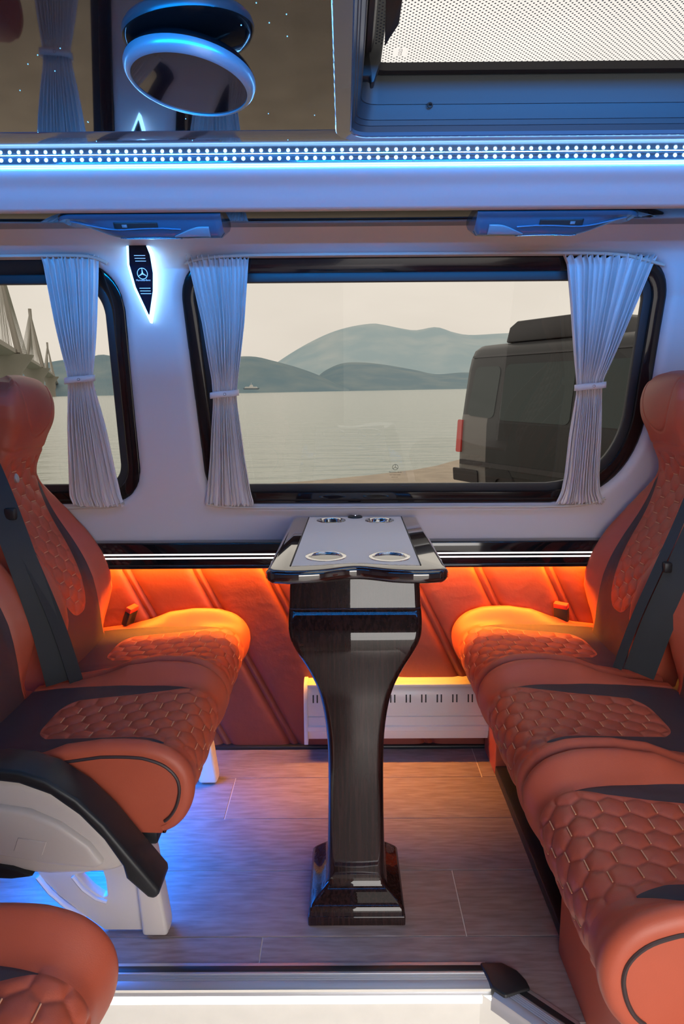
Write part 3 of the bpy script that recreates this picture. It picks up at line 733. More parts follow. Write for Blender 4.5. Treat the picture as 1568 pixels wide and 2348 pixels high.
def make_curtain(rows, folds, label, tie_y, seed, nx=220, ny=150):
    """rows: (py, left px, right px) down the curtain; pleats narrow towards the tie"""
    rows = np.array(rows, float); rg = np.random.default_rng(seed)
    y0, y1 = rows[0, 0], rows[-1, 0]
    v_ = np.linspace(0, 1, ny+1); py = y0+(y1-y0)*v_
    lx = np.interp(py, rows[:, 0], rows[:, 1]); rx = np.interp(py, rows[:, 0], rows[:, 2])
    k = 9; ker = np.hanning(k)/np.hanning(k).sum()
    sm = lambda a: np.convolve(np.pad(a, k//2, 'edge'), ker, 'valid')
    lx, rx = sm(lx), sm(rx)
    u = np.linspace(0, 1, nx+1)
    ph = np.cumsum(.6+.8*rg.random(folds)); ph = np.concatenate([[0], ph/ph[-1]]); warp = np.interp(u, ph, np.linspace(0, 1, folds+1))
    amp_u = np.interp(u, np.linspace(0, 1, folds+1), .6+.7*rg.random(folds+1))
    wob = rg.normal(0, .25, (folds+1,)); wob2 = rg.normal(0, .25, (folds+1,))
    V = np.zeros((ny+1, nx+1, 3)); tv = (tie_y-y0)/(y1-y0)
    for i in range(ny+1):
        p0 = at(lx[i], py[i], 1.97); z = p0[2]; yb = YW(min(z, 1.49))-.019
        a_ = at(lx[i], py[i], yb); b_ = at(rx[i], py[i], yb)
        w = b_[0]-a_[0]
        ft = abs(v_[i]-tv)
        pinch = 1-.72*math.exp(-(ft/.10)**2)
        edge = math.exp(-v_[i]/.03)+math.exp(-(1-v_[i])/.035)      # gathered headings top and bottom
        phase = 2*PI*(warp*folds+np.interp(u, np.linspace(0, 1, folds+1), wob)*v_[i]+np.interp(u, np.linspace(0, 1, folds+1), wob2)*max(0, v_[i]-tv))
        am = .0098*pinch*amp_u*(1-.35*min(1, edge))
        yy = am*np.sin(phase)+edge*.004*np.sin(2*PI*warp*folds*1.7+3*wob[0])
        bow = .010*pinch*(np.cos((u-.5)*PI))*.6
        xx = a_[0]+w*u + .0022*pinch*amp_u*np.cos(phase)
        zz = a_[2]+(b_[2]-a_[2])*u + edge*.0050*np.sin(phase*1.0+1.0)
        V[i, :, 0] = xx; V[i, :, 1] = yb-yy-bow+.006; V[i, :, 2] = zz
    Fc = []
    for i in range(ny):
        b = i*(nx+1)
        Fc += [(b+j, b+j+1, b+nx+2+j, b+nx+1+j) for j in range(nx)]
    cx = V[:, :, 0].mean(); root = thing('curtain', (cx, 2.02, .81), label, 'curtain', 'pleated window curtains')
    o = raw('curtain_cloth', V.reshape(-1, 3), Fc, M['curtain'], root, 80)
    s = o.modifiers.new('thickness', 'SOLIDIFY'); s.thickness = .0012; s.offset = 0
    # tieback band wrapped round the pinch, with a press stud
    i = int(round(tv*ny)); row = V[i]; c0 = row[0]; c1 = row[-1]; cy = row[:, 1].mean(); n = 40
    hw = (c1[0]-c0[0])/2+.005; mid = (c0+c1)/2; hh = .0085; bnd = []
    for t in np.linspace(0, 2*PI, n, endpoint=False):
        bnd.append((mid[0]+hw*math.copysign(abs(math.cos(t))**.6, math.cos(t)), cy-.003-.017*math.copysign(abs(math.sin(t))**.7, math.sin(t)), mid[2]-.0045*math.cos(t)*-1))
    VV = []; FF = []
    for (x, y, z) in bnd: VV += [(x, y, z-hh), (x, y-.001, z), (x, y, z+hh)]
    for q in range(n):
        q2 = (q+1) % n
        for h in range(2): FF.append((q*3+h, q2*3+h, q2*3+h+1, q*3+h+1))
    tb = raw('tieback', VV, FF, M['curtain'], root, 60); s = tb.modifiers.new('t', 'SOLIDIFY'); s.thickness = .0025
    mb = MB(); bx = mid[0]+.1*hw; by = cy-.0225
    ring = [(bx+.0035*math.cos(a), by, mid[2]+.0035*math.sin(a)) for a in np.linspace(0, 2*PI, 14, endpoint=False)]
    mb.tube(ring, .0012, n=6, closed=True); mb.build('press_stud', M['chrome'], tb)
    return root
make_curtain([(588, 90, 223), (605, 97, 222), (740, 124, 217), (850, 150, 211), (872, 154, 210), (890, 154, 214), (980, 154, 238), (1090, 158, 262), (1140, 160, 274), (1160, 170, 282)], 12,
             'pleated curtain tied at the left window beside the pillar lamp', 872, 5)
make_curtain([(589, 424, 568), (612, 432, 566), (740, 462, 558), (870, 484, 544), (905, 487, 541), (930, 487, 543), (1050, 480, 560), (1130, 472, 574), (1158, 468, 582)], 13,
             'pleated curtain tied at the left end of the wide window', 903, 8)
make_curtain([(587, 1291, 1510), (606, 1300, 1498), (700, 1309, 1458), (800, 1317, 1416), (870, 1323, 1385), (886, 1324, 1382), (905, 1323, 1381), (1000, 1308, 1378), (1090, 1298, 1373), (1130, 1290, 1375), (1154, 1277, 1388)], 14,
             'pleated curtain tied at the right end of the wide window, flaring at its top', 886, 12)

# ------------------------------------------------------------------ floor heater
def build_heater():
    X0, X1 = -.131, .50; yf = 1.998
    h = thing('wall_heater', ((X0+X1)/2, 2.06, .05), 'white slotted wall heater under the table near the floor', 'heater')
    prof = spline([(2.070, .243), (2.040, .244), (2.016, .236), (2.003, .215), (1.999, .185)], 14)
    prof = np.vstack([prof, [(1.9985, .150), (2.002, .148), (2.002, .141), (1.998, .139), (1.997, .112), (1.993, .108), (1.993, .094), (1.997, .091), (2.0, .075), (2.006, .062), (2.02, .056), (2.07, .056)]])
    raw('housing', *sweep_x(prof, X0+.012, X1), M['heater'], h, 35)
    cp = [(2.070, .247), (2.040, .248), (2.014, .240), (2.000, .218), (1.996, .185), (1.993, .11), (1.990, .05), (2.07, .05)]
    bm = bmesh.new(); slab(bm, cp, YZ, X0, X0+.0125, .0015, 2); frombm('end_cap', bm, M['heater'], h)
    P2 = np.array(prof)
    x = X0+.03
    while x < X1-.03:
        for dx in (0, .0125):
            mb = MB(); s = np.linspace(.187, .212, 4)
            mb.tube([(x+dx, float(np.interp(q, P2[:14][::-1, 1], P2[:14][::-1, 0]))-.0002, q) for q in s], .0021, n=6, flat=.5); mb.build('vent_slot', M['slot'], h)
        x += .0485
    lp = boxo('shelf_lip', (X0+.012, X1, 2.000, 2.03, .2375, .2465), M['heater'], h, .002)
build_heater()

# ------------------------------------------------------------------ table
def build_table():
    t = thing('pedestal_table', (.02, 1.36, 0), 'dark glossy wood pedestal table with pale inlay and four cup holders', 'table')
    zf, zb, yf, yb = .787, .772, 1.375, 2.045
    ztop = lambda y: zf+(zb-zf)*(y-yf)/(yb-yf)
    # outline of the top in plan: wavy front edge
    fx = lambda px, py: atz(px, py, .787)
    L0, R0 = fx(607, 1308)[0], fx(1031, 1306)[0]; Lb, Rb = -.158, .224
    front = spline([(L0+.012, 1.357), (L0+.06, 1.348), (L0+.115, 1.357), (.024, 1.387), (R0-.115, 1.357), (R0-.06, 1.348), (R0-.012, 1.357)], 40)
    o = list(map(tuple, front))+[(R0, 1.375), (R0-.001, 1.40)]
    back = [(Rb, yb-.02), (Rb-.012, yb), (Lb+.012, yb), (Lb, yb-.02)]
    o += back+[(L0+.001, 1.40), (L0, 1.375)]
    O = np.array(o)
    bm = bmesh.new(); slab(bm, O, XY, -.030, .0, .011, 4)
    for v in bm.verts: v.co.z += ztop(v.co.y)
    frombm('table_top', bm, M['wood_top'], t, 50)
    # pale inlay, its front edge parallel to the wave; four wells are cut by holders standing proud
    il = [tuple(p) for p in spline([(-.112, 1.393), (-.06, 1.401), (.024, 1.418), (.10, 1.401), (.158, 1.393)], 24)]+[(.170, 2.03), (-.105, 2.03)]
    cups = [(atz(747, 1275, .7875), .036), (atz(893, 1276, .7875), .036), (atz(759, 1193, .776), .033), (atz(870, 1193, .776), .033)]
    holes = [[(c[0]+r*math.cos(a), c[1]+r*math.sin(a)) for a in np.linspace(0, 2*PI, 36, endpoint=False)] for c, r in cups]
    bm = bmesh.new(); slab(bm, il, XY, -.002, .0012, 0, holes=holes)
    for v in bm.verts: v.co.z += ztop(v.co.y)
    frombm('inlay', bm, M['inlay'], t, 30)
    for gx0, gx1 in ((-.1145, -.107), (.160, .172)):
        mb = MB(); mb.tube([(gx0, 1.395, ztop(1.395)+.0008), (gx1, 2.028, ztop(2.028)+.0008)], .0016, n=6); mb.build('inlay_groove', M['slot'], t)
    for c, r in cups:
        z = ztop(c[1])
        V, Fc = lathe([(r+.010, .0012), (r+.0095, .003), (r+.004, .0042), (r+.001, .0035), (r-.001, .0), (r-.0015, -.028)], (c[0], c[1], z), 48)
        cu = raw('cup_holder', V, Fc, M['chrome'], t, 50)
        V, Fc = lathe([(r-.0015, -.0275), (r-.002, -.029), (.0005, -.0292)], (c[0], c[1], z), 36)
        raw('holder_base', V, Fc, M['black_plastic'], cu, 50)
    c = atz(814, 1186, .7745)
    V, Fc = lathe([(.022, -.001), (.022, .003), (.020, .006), (.010, .0065), (.0095, .008), (.0001, .0082)], (c[0], c[1], ztop(c[1])), 36)
    kn = raw('charging_knob', V, Fc, M['black_plastic'], t, 40)
    V, Fc = lathe([(.0092, .0078), (.009, .0092), (.0001, .0095)], (c[0], c[1], ztop(c[1])), 24); raw('knob_button', V, Fc, M['chrome'], kn, 40)
    # column: front outline (z, half width, front y, back y); one lofted rounded-rectangle body
    cx = .0215
    secs = [(.022, .1045, 1.3085, 1.52), (.037, .1035, 1.311, 1.52), (.047, .094, 1.320, 1.515), (.057, .080, 1.333, 1.51), (.067, .069, 1.343, 1.505), (.085, .0642, 1.350, 1.50), (.13, .0635, 1.353, 1.50), (.20, .0620, 1.356, 1.50), (.30, .0605, 1.360, 1.50),
            (.38, .0610, 1.365, 1.505), (.43, .0645, 1.368, 1.515), (.48, .0720, 1.370, 1.53), (.52, .0830, 1.371, 1.545), (.56, .101, 1.370, 1.57), (.60, .124, 1.368, 1.60), (.625, .1365, 1.369, 1.63), (.645, .142, 1.374, 1.66),
            (.665, .1435, 1.383, 1.68), (.682, .1430, 1.391, 1.70), (.690, .1425, 1.395, 1.71), (.7, .1415, 1.397, 1.72), (.73, .1405, 1.402, 1.73), (.758, .139, 1.407, 1.74)]
    S = spline(secs, 110); V = []; Fc = []; nc = 0
    for z, hw, y0, y1 in S:
        c4 = [(cx-hw, y0), (cx+hw, y0), (cx+hw, y1), (cx-hw, y1)]
        lp = round_poly(c4, .016 if z > .07 else .008, 6)
        nc = len(lp); V += [(p[0], p[1], z) for p in lp]
    for i in range(len(S)-1):
        for j in range(nc): Fc.append((i*nc+j, i*nc+(j+1) % nc, (i+1)*nc+(j+1) % nc, (i+1)*nc+j))
    Fc.append(tuple(range(nc-1, -1, -1))); Fc.append(tuple((len(S)-1)*nc+j for j in range(nc)))
    raw('column', V, Fc, M['wood'], t, 60)
    mb = MB(); pr = [(cx-.139, 1.41, .6925), (cx-.1385, 1.397, .6925), (cx-.128, 1.3935, .6925), (cx+.128, 1.3935, .6925), (cx+.1385, 1.397, .6925), (cx+.139, 1.41, .6925)]
    mb.tube(pr, .0016, n=6); mb.build('column_joint', mat('joint_lacquer', (.03, .015, .02), .2, coat=1), t)
    boxo('base_plate', (cx-.106, cx+.106, 1.3065, 1.524, 0, .023), M['wood'], t, .003, 3)
build_table()

# ------------------------------------------------------------------ upholstered benches
HEXP = .047
def hexfield(a, y):
    """distance to the edge of a hexagonal cell whose two flat sides run across the seat"""
    p = HEXP; R = p/math.sqrt(3); rs = 1.5*R; best = np.full(np.shape(a), 1e9); out = np.zeros(np.shape(a))
    r0 = np.round(y/rs)
    for dr in (-1, 0, 1):
        row = r0+dr; off = np.where(np.mod(row, 2) == 0, 0, p/2); k = np.round((a-off)/p)
        da = a-off-k*p; dy = y-row*rs; d2 = da*da+dy*dy; e = p/2-np.maximum(abs(da), abs(da)/2+abs(dy)*math.sqrt(3)/2)
        m_ = d2 < best; best = np.where(m_, d2, best); out = np.where(m_, e, out)
    return out
class Pad:
    """a padded, zoned upholstery body lofted along a profile of (depth, height)"""
    def __init__(s, front, back, w, g1, g2, hexrange, height, curve, rad, sgn, x0, step=.0029):
        s.sgn, s.x0 = sgn, x0
        P = spline(front, 800); s.S = np.concatenate([[0], np.cumsum(np.linalg.norm(np.diff(P, axis=0), axis=1))]); s.P = P
        T = np.gradient(P, axis=0); T /= np.linalg.norm(T, axis=1)[:, None]; s.N = np.stack([T[:, 1], -T[:, 0]], 1)*s_norm(T)
        s.B = spline(back, 800); s.len = s.S[-1]
        s.w, s.g1, s.g2, s.hexr, s.h, s.curve, s.rad = w, g1, g2, hexrange, height, curve, rad
        s.step = step
    def C(s, q): return np.interp(q, s.S, s.P[:, 0]), np.interp(q, s.S, s.P[:, 1])
    def Nn(s, q): return np.interp(q, s.S, s.N[:, 0]), np.interp(q, s.S, s.N[:, 1])
    def point(s, q, y, h):
        c = s.C(q); n = s.Nn(q)
        return s.x0+s.sgn*(c[0]+n[0]*h), y, c[1]+n[1]*h
    def build(s, name, parent, m_main, m_grey, ycen):
        n = int(s.len/s.step); q0 = np.linspace(0, s.len, n+1)
        z0 = s.C(q0)[1]; d0 = s.C(q0)[0]
        w = s.w(q0, d0, z0); r = np.minimum(s.rad(q0, d0, z0), w*.6); g1 = np.minimum(s.g1(q0, d0, z0), w-r-.004); g2 = np.minimum(s.g2(q0, d0, z0), g1-.0006)
        ncn, ngr, nbo, nro = 38, 8, 12, 8
        # half columns as signed y, centre to edge
        ha, hb = s.hexr
        cols = []
        for f in np.linspace(0, 1, ncn+1): cols.append(g2*f)
        for f in np.linspace(0, 1, ngr+1)[1:]: cols.append(g2+(g1-g2)*f)
        for f in np.linspace(0, 1, nbo+1)[1:]: cols.append(g1+(w-r-g1)*f)
        cols = np.array(cols)                                       # (nc, n+1)
        nh = len(cols)
        Y = np.concatenate([-cols[::-1], cols[1:]], 0)              # full width
        nc = len(Y); Q = np.repeat(q0[None, :], nc, 0)
        cc = s.curve(Y/np.maximum(g2[None, :], 1e-4)); inner = np.abs(Y) <= g2[None, :]+1e-9
        cc = np.where(np.abs(Y) <= g2[None, :], cc, s.curve(1.0)*np.clip(1-(np.abs(Y)-g2)/(w-g2), 0, 1))
        for (q_, amt) in ((ha, 1.0),): Q = Q+cc*amt*np.clip(1-np.abs(Q-q_)/.075, 0, 1)
        Q = np.clip(Q, 0, s.len)
        cz = s.C(Q); H = s.h(Q, cz[0], cz[1], Y)
        inhex = inner & (q0[None, :] >= ha) & (q0[None, :] <= hb)
        hx = hexfield(Q-ha, Y)
        rim = np.minimum(np.clip((g2[None, :]-np.abs(Y))/.008, 0, 1), np.clip(np.minimum(q0-ha, hb-q0)/.008, 0, 1)[None, :])
        puff = .0062*(1-np.exp(-np.maximum(hx, 0)/.0065))-.0028
        H = np.where(inhex, H+puff*np.maximum(.0, rim)+.0, H)
        seam = np.exp(-((np.abs(Y)-g1[None, :])/.004)**2)*.0022*((g1-g2) > .0015)
        H = H-seam
        X, YY, Z = s.point(Q, Y, H)
        # rolled edges
        ring = [np.stack([X, YY, Z], -1)]
        eR = []; 
        for f in np.linspace(0, PI/2, nro+1)[1:]:
            y = w-r+r*math.sin(f); h = H[-1]-r*(1-math.cos(f)); eR.append(np.stack(s.point(q0, y, h), -1))
        eL = []
        for f in np.linspace(0, PI/2, nro+1)[1:]:
            y = -(w-r+r*math.sin(f)); h = H[0]-r*(1-math.cos(f)); eL.append(np.stack(s.point(q0, y, h), -1))
        Bi = np.linspace(0, 799, n+1).astype(int); bx = s.x0+s.sgn*s.B[Bi, 0]; bz = s.B[Bi, 1]
        bR = np.stack([bx, w*.985, bz], -1); bL = np.stack([bx, -w*.985, bz], -1)
        G = np.concatenate([np.array(eL)[::-1], ring[0], np.array(eR), bR[None], bL[None]], 0)   # (cols, rows, 3)
        G[:, :, 1] += ycen
        K = G.shape[0]; V = G.transpose(1, 0, 2).reshape(-1, 3)
        first = nro; lab = {'main': [], 'hex': [], 'grey': []}
        wide = (g1-g2) > .0015
        cen_lo, cen_hi = first+(nh-1)-ncn, first+(nh-1)+ncn
        gr_lo, gr_hi = cen_lo-ngr, cen_hi+ngr
        qm = (q0[:-1]+q0[1:])/2
        for i in range(n):
            for j in range(K):
                j2 = (j+1) % K; f = (i*K+j, i*K+j2, (i+1)*K+j2, (i+1)*K+j)
                if s.sgn < 0: f = f[::-1]
                if cen_lo <= j < cen_hi:
                    z_ = 'hex' if ha <= qm[i] <= hb else ('grey' if qm[i] < ha else 'main')
                elif gr_lo <= j < gr_hi: z_ = 'grey' if (wide[i] and qm[i] < s.greyend) else 'main'
                else: z_ = 'main'
                lab[z_].append(f)
        lab['main'].append(tuple(range(K))); lab['main'].append(tuple(n*K+j for j in range(K)))
        def sub(fs, nm, m_, par):
            used = np.unique(np.concatenate([np.array(f) for f in fs])); rem = np.full(len(V), -1); rem[used] = np.arange(len(used))
            return raw(nm, V[used], [tuple(rem[list(f)]) for f in fs], m_, par, 70)
        main = sub(lab['main'], name, m_main, parent)
        hx_o = sub(lab['hex'], 'quilted_panel', m_main, main); hx_o['label'] = 'hexagon-quilted centre panel'
        gr_o = sub(lab['grey'], 'insert', m_grey, main); gr_o['label'] = 'dark grey insert'
        # contrast stitches on the cell sides that run across the seat
        mb = MB(); p = HEXP; R = p/math.sqrt(3); rs = 1.5*R
        for row in range(-6, 7):
            for k in range(-2, 20):
                a = (k+.5)*p+(p/2 if row % 2 else 0)+ha
                ys = np.linspace(-R*.42, R*.42, 4)+row*rs
                if a < ha+.012 or a > hb-.006: continue
                if np.max(np.abs(ys)) > np.interp(a, q0, g2)-.004: continue
                c_ = s.C(np.full(4, a)); hh = s.h(np.full(4, a), c_[0], c_[1], ys)-.0004
                pt = np.stack(s.point(np.full(4, a), ys, hh), -1); pt[:, 1] += ycen
                mb.tube(pt, .0013, n=5)
        st = mb.build('stitching', M['thread'], main); st['kind'] = 'stuff'; st['label'] = 'light contrast stitches'
        # piping along both edges
        k0, k1 = s.pipe
        idx = np.arange(int(k0*n), int(k1*n), 3)
        for arr, sg in ((np.array(eR)[-1], 1), (np.array(eL)[-1], -1)):
            pth = arr[idx].copy(); pth[:, 1] += ycen+.0005*sg
            nn = s.Nn(q0[idx]); dx = .007
            pth2 = pth.copy(); pth2[:, 0] -= s.sgn*nn[0]*dx; pth2[:, 2] -= nn[1]*dx
            MB().tube(pth2, .0032, n=7).build('piping', M['piping'], main)
        return main
def s_norm(T): return -1.0 if T[len(T)//3, 0] > 0 and False else 1.0
def make_cushion(name, parent, sgn, x0, ycen, w_=.2105):
    front = [(-.07, .424), (0, .431), (.1, .438), (.2, .444), (.27, .449), (.315, .448), (.350, .440), (.377, .419), (.389, .390), (.388, .36), (.378, .33), (.362, .308), (.345, .297)]
    back = [(-.07, .31), (.345, .296)]
    ramp = lambda xs, ys: (lambda q, d, z: np.interp(q, xs, ys))
    p = Pad.__new__(Pad)
    one = lambda v: (lambda q, d, z: np.full(np.shape(q), v))
    def height(q, d, z, y):
        b = np.interp(q, [0, .10, .17, .23, .30, .38, .44, .50, .58, .64], [0, .003, .018, .040, .046, .040, .028, .014, .004, 0])
        return b*.92*sstep(.138, .196, np.abs(y))-.006*(1-np.clip(np.abs(y)/.12, 0, 1)**2)*np.interp(q, [0, .1, .4, .5], [0, 1, 1, 0]) + .003*np.interp(q, [0, .4, .47, .6], [0, 0, 1, 1])*np.cos(np.clip(y/.2, -1, 1)*PI/2)
    g1 = ramp([0, .07, .15, .25, .33, .405, .62], [.166, .166, .157, .149, .142, .130, .122])
    g2 = ramp([0, .07, .13, .20, .28, .35, .405, .62], [.088, .090, .092, .097, .103, .111, .1299, .1219])
    p.__init__(front, back, one(w_), g1, g2, (.115, .60), height, lambda u: .035*np.abs(u)**4-.008, one(.020), sgn, x0)
    p.N = -p.N if p.N[len(p.N)//3, 1] < 0 else p.N
    p.greyend = .40; p.pipe = (.10, .98)
    return p.build(name, parent, M['leather'], M['grey'], ycen)
def make_back(name, parent, sgn, x0, ycen):
    front = [(-.015, .385), (-.026, .44), (-.042, .52), (-.062, .60), (-.081, .66), (-.108, .72), (-.150, .80), (-.176, .87), (-.182, .92), (-.168, .965), (-.140, 1.015), (-.115, 1.065), (-.109, 1.115), (-.118, 1.16), (-.140, 1.186), (-.168, 1.196)]
    back = [(-.14, .385), (-.18, .60), (-.25, .80), (-.28, .92), (-.25, 1.06), (-.205, 1.165), (-.172, 1.193)]
    W_ = lambda q, d, z: np.interp(z, [.385, .45, .52, .62, .72, .80, .845, .875, .895, .92, .95, .98, 1.03, 1.08, 1.12, 1.15, 1.172, 1.188, 1.196],
                                   [.176, .184, .191, .195, .194, .188, .177, .160, .142, .122, .113, .112, .116, .124, .125, .118, .104, .082, .05])
    def height(q, d, z, y):
        b = np.interp(z, [.39, .44, .50, .56, .60, .66, .72, .80, .86, .90], [-.03, -.026, .012, .045, .054, .052, .042, .026, .011, 0])
        h = b*sstep(.105, .178, np.abs(y))
        e = np.sqrt((y/.082)**2+((z-1.15)/.115)**2)
        h = h-.0022*np.exp(-((e-1)/.028)**2)*(z > 1.0)
        h = h-.012*np.clip(np.abs(y)/.13, 0, 1)**2*sstep(.98, 1.04, z)
        h = h-.003*np.exp(-((z-1.0+.12*y*y/.0169*.1)/.005)**2)
        return h
    g1 = lambda q, d, z: np.interp(z, [.385, .5, .6, .7, .8, .88, .91, .95], [.120, .126, .128, .126, .124, .121, .113, .104])
    g2 = lambda q, d, z: np.interp(z, [.385, .55, .62, .7, .8, .87, .905, .935, .96], [.06, .068, .080, .089, .097, .102, .102, .1035, .106])
    rad = lambda q, d, z: np.interp(z, [.385, .5, .85, .9, .97, 1.05, 1.15, 1.185, 1.196], [.03, .03, .028, .024, .026, .036, .03, .014, .003])
    p = Pad.__new__(Pad)
    p.__init__(front, back, W_, g1, g2, (.165, .628), height, lambda u: .045*np.abs(u)**3-.012, rad, sgn, x0)
    p.N = -p.N if p.N[len(p.N)//3, 0] < 0 else p.N
    p.greyend = .57; p.pipe = (.08, .62)
    return p.build(name, parent, M['leather'], M['grey'], ycen)

def belt_geo(path, width, wdir):
    """flat webbing strip of real thickness"""
    P = np.array(path, float); k = len(P); V = []; Fc = []; th = .0016
    wd = np.array(wdir, float) if np.ndim(wdir) == 2 else np.repeat(np.array([wdir], float), k, 0)
    T = np.gradient(P, axis=0); T /= np.linalg.norm(T, axis=1)[:, None]
    for i in range(k):
        w_ = wd[i]-T[i]*np.dot(wd[i], T[i]); w_ /= np.linalg.norm(w_); n_ = np.cross(T[i], w_)
        for a, b in ((-1, -1), (1, -1), (1, 1), (-1, 1)): V.append(P[i]+w_*a*width/2+n_*b*th/2)
    for i in range(k-1):
        for j in range(4): Fc.append((i*4+j, i*4+(j+1) % 4, (i+1)*4+(j+1) % 4, (i+1)*4+j))
    Fc += [(3, 2, 1, 0), tuple((k-1)*4+j for j in range(4))]
    return V, Fc
def buckle(parent, c, d, sgn):
    """c: centre of the buckle head; d: direction it points to"""
    d = np.array(d, float); d /= np.linalg.norm(d); s_ = np.cross(d, [0, 0, 1]); s_ /= np.linalg.norm(s_); u = np.cross(s_, d)
    def bx(l0, l1, w0, h0, h1, name, m, par, bev):
        bm = box(bmesh.new(), l0, l1, -w0, w0, h0, h1, bev, 2)
        for v in bm.verts: v.co = Vector(np.array(c)+d*v.co.x+s_*v.co.y+u*v.co.z)
        return frombm(name, bm, m, par, 40)
    b = bx(-.034, .014, .022, -.010, .010, 'buckle', M['black_plastic'], parent, .004)
    bx(.0125, .0290, .0215, -.0098, .0098, 'release_button', M['red'], b, .003)
    bx(-.12, -.03, .011, -.006, .004, 'buckle_stalk', M['black_plastic'], b, .003)

# ---- left bench: two seats against the far wall
LX, RX = -.700, .737
lb = thing('double_bench_seat', (-.55, 1.63, 0), 'two-seat tan leather bench left of the table, with a cream armrest', 'bench seat', 'tan leather seats')
yc = [1.840, 1.4165]
cu = make_cushion('seat_cushion', lb, 1, LX, yc[0]); bk = make_back('backrest', lb, 1, LX, 1.845)
for src in (cu, bk):
    c = copy_tree(src, lb); c.location = (src.location[0]-(.048 if src is bk else 0), src.location[1]+yc[1]-yc[0], src.location[2])
# seat pan and frame
bm = box(bmesh.new(), -.74, -.375, 1.22, 2.04, .262, .299, .006, 2); frombm('seat_pan', bm, M['black_plastic'], lb)
# cream legs with an opening
def leg(parent, dy):
    Y0, Y1 = 1.285+dy, 1.312+dy
    P = lambda px, py: tuple(at(px, py, 1.30)[[0, 2]])
    out = [P(*p) for p in ((392, 2124), (385, 2085), (368, 2010), (340, 1880), (300, 1880), (60, 1880), (70, 1965), (100, 2005), (140, 2045), (190, 2085), (245, 2124))]
    hole = [P(*p) for p in ((180, 1998), (238, 1985), (246, 2010), (250, 2046), (240, 2050), (215, 2033))]
    bm = bmesh.new(); slab(bm, out, XZ, Y0+.004, Y1, .003, 2, holes=[hole]); l = frombm('leg', bm, M['cream_plastic'], parent)
    post = [P(*p) for p in ((392, 2126), (388, 2100), (350, 1900), (295, 1900), (318, 2000), (334, 2126))]
    bm = bmesh.new(); slab(bm, post, XZ, Y0-.012, Y1+.012, .008, 3); frombm('leg_post', bm, M['cream_plastic'], l)
    mb = MB()
    mb.tube([(P(*p)[0], Y0+.003, P(*p)[1]) for p in ((92, 2000), (120, 2035), (155, 2065), (200, 2095))], .0075, n=8, flat=.7)
    mb.tube([(P(*p)[0], Y0+.003, P(*p)[1]) for p in ((172, 2000), (195, 2028), (225, 2050), (250, 2058))], .006, n=8, flat=.7)
    mb.build('leg_rib', M['cream_plastic'], l)
leg(lb, 0); leg(lb, .575)
# aisle armrest swung down beside the cushion
def armrest(parent):
    Yc = 1.165
    P = lambda px, py: tuple(at(px, py, 1.15)[[0, 2]])
    sh = [P(*p) for p in ((-120, 1795), (0, 1776), (60, 1782), (130, 1808), (195, 1853), (250, 1908), (290, 1960), (293, 1980), (250, 1992), (120, 1998), (0, 1985), (-120, 1970))]
    bm = bmesh.new(); slab(bm, sh[::-1], XZ, 1.135, 1.190, .016, 4); a = frombm('armrest', bm, M['cream_plastic'], parent, 60)
    a['label'] = 'cream plastic armrest with black arched pad'
    # raised oval moulding on its face
    ov = [P(*p) for p in ((-120, 1830), (0, 1830), (80, 1842), (150, 1872), (215, 1918), (250, 1962), (225, 1972), (120, 1962), (0, 1940), (-120, 1925))]
    bm = bmesh.new(); slab(bm, ov[::-1], XZ, 1.122, 1.150, .010, 4); frombm('face_moulding', bm, M['cream_plastic'], a, 60)
    pl = [P(*p) for p in ((58, 1898), (122, 1908), (112, 1938), (48, 1928))]
    bm = bmesh.new(); slab(bm, pl[::-1], XZ, 1.120, 1.124, .001, 1); frombm('blank_plate', bm, M['cream_plastic'], a, 40)
    pad = [P(*p) for p in ((-120, 1752), (0, 1742), (60, 1748), (120, 1768), (190, 1812), (250, 1868), (310, 1940), (372, 2012), (376, 2026), (362, 2037), (348, 2032), (300, 1990), (292, 1962), (250, 1903), (195, 1848), (130, 1802), (60, 1777), (0, 1770), (-120, 1780))]
    bm = bmesh.new(); slab(bm, pad[::-1], XZ, 1.118, 1.196, .010, 3); frombm('arm_pad', bm, M['black_plastic'], a, 60)
    un = [P(*p) for p in ((-120, 1960), (0, 1966), (40, 1972), (88, 1990), (40, 1996), (-120, 1990))]
    bm = bmesh.new(); slab(bm, un[::-1], XZ, 1.126, 1.16, .003, 2); frombm('under_trim', bm, M['black_plastic'], a, 60)
armrest(lb)
mb = MB(); c = at(312, 1888, 1.25); mb.add(lathe([(0, .012), (.011, .009), (.013, 0), (.011, -.02), (0, -.022)], c, 20)); mb.build('hinge_cap', M['cream_plastic'], lb)
# belt between the two seats
bp = spline([at(x, y, Y) for x, y, Y in ((-125, 900, 1.66), (-52, 1030, 1.64), (6, 1165, 1.61), (60, 1310, 1.59), (105, 1440, 1.595), (138, 1565, 1.60))], 30)
bl = raw('seat_belt', *belt_geo(bp, .066, (.86, .5, .10)), M['belt'], lb); bl['label'] = 'black belt webbing'
bp2 = bp[12:].copy()+np.array([.036, .012, -.004]); bp2[:, 0] -= np.linspace(.03, 0, len(bp2))
raw('second_webbing', *belt_geo(bp2, .034, (.70, .7, .0)), M['belt'], bl)
c = at(22, 1178, 1.612); boxo('belt_clip', (c[0]-.012, c[0]+.016, 1.605, 1.622, c[2]-.016, c[2]+.014), M['black_plastic'], bl, .005)
buckle(lb, (-.668, 2.035, .468), (.35, -.12, .9), 1)
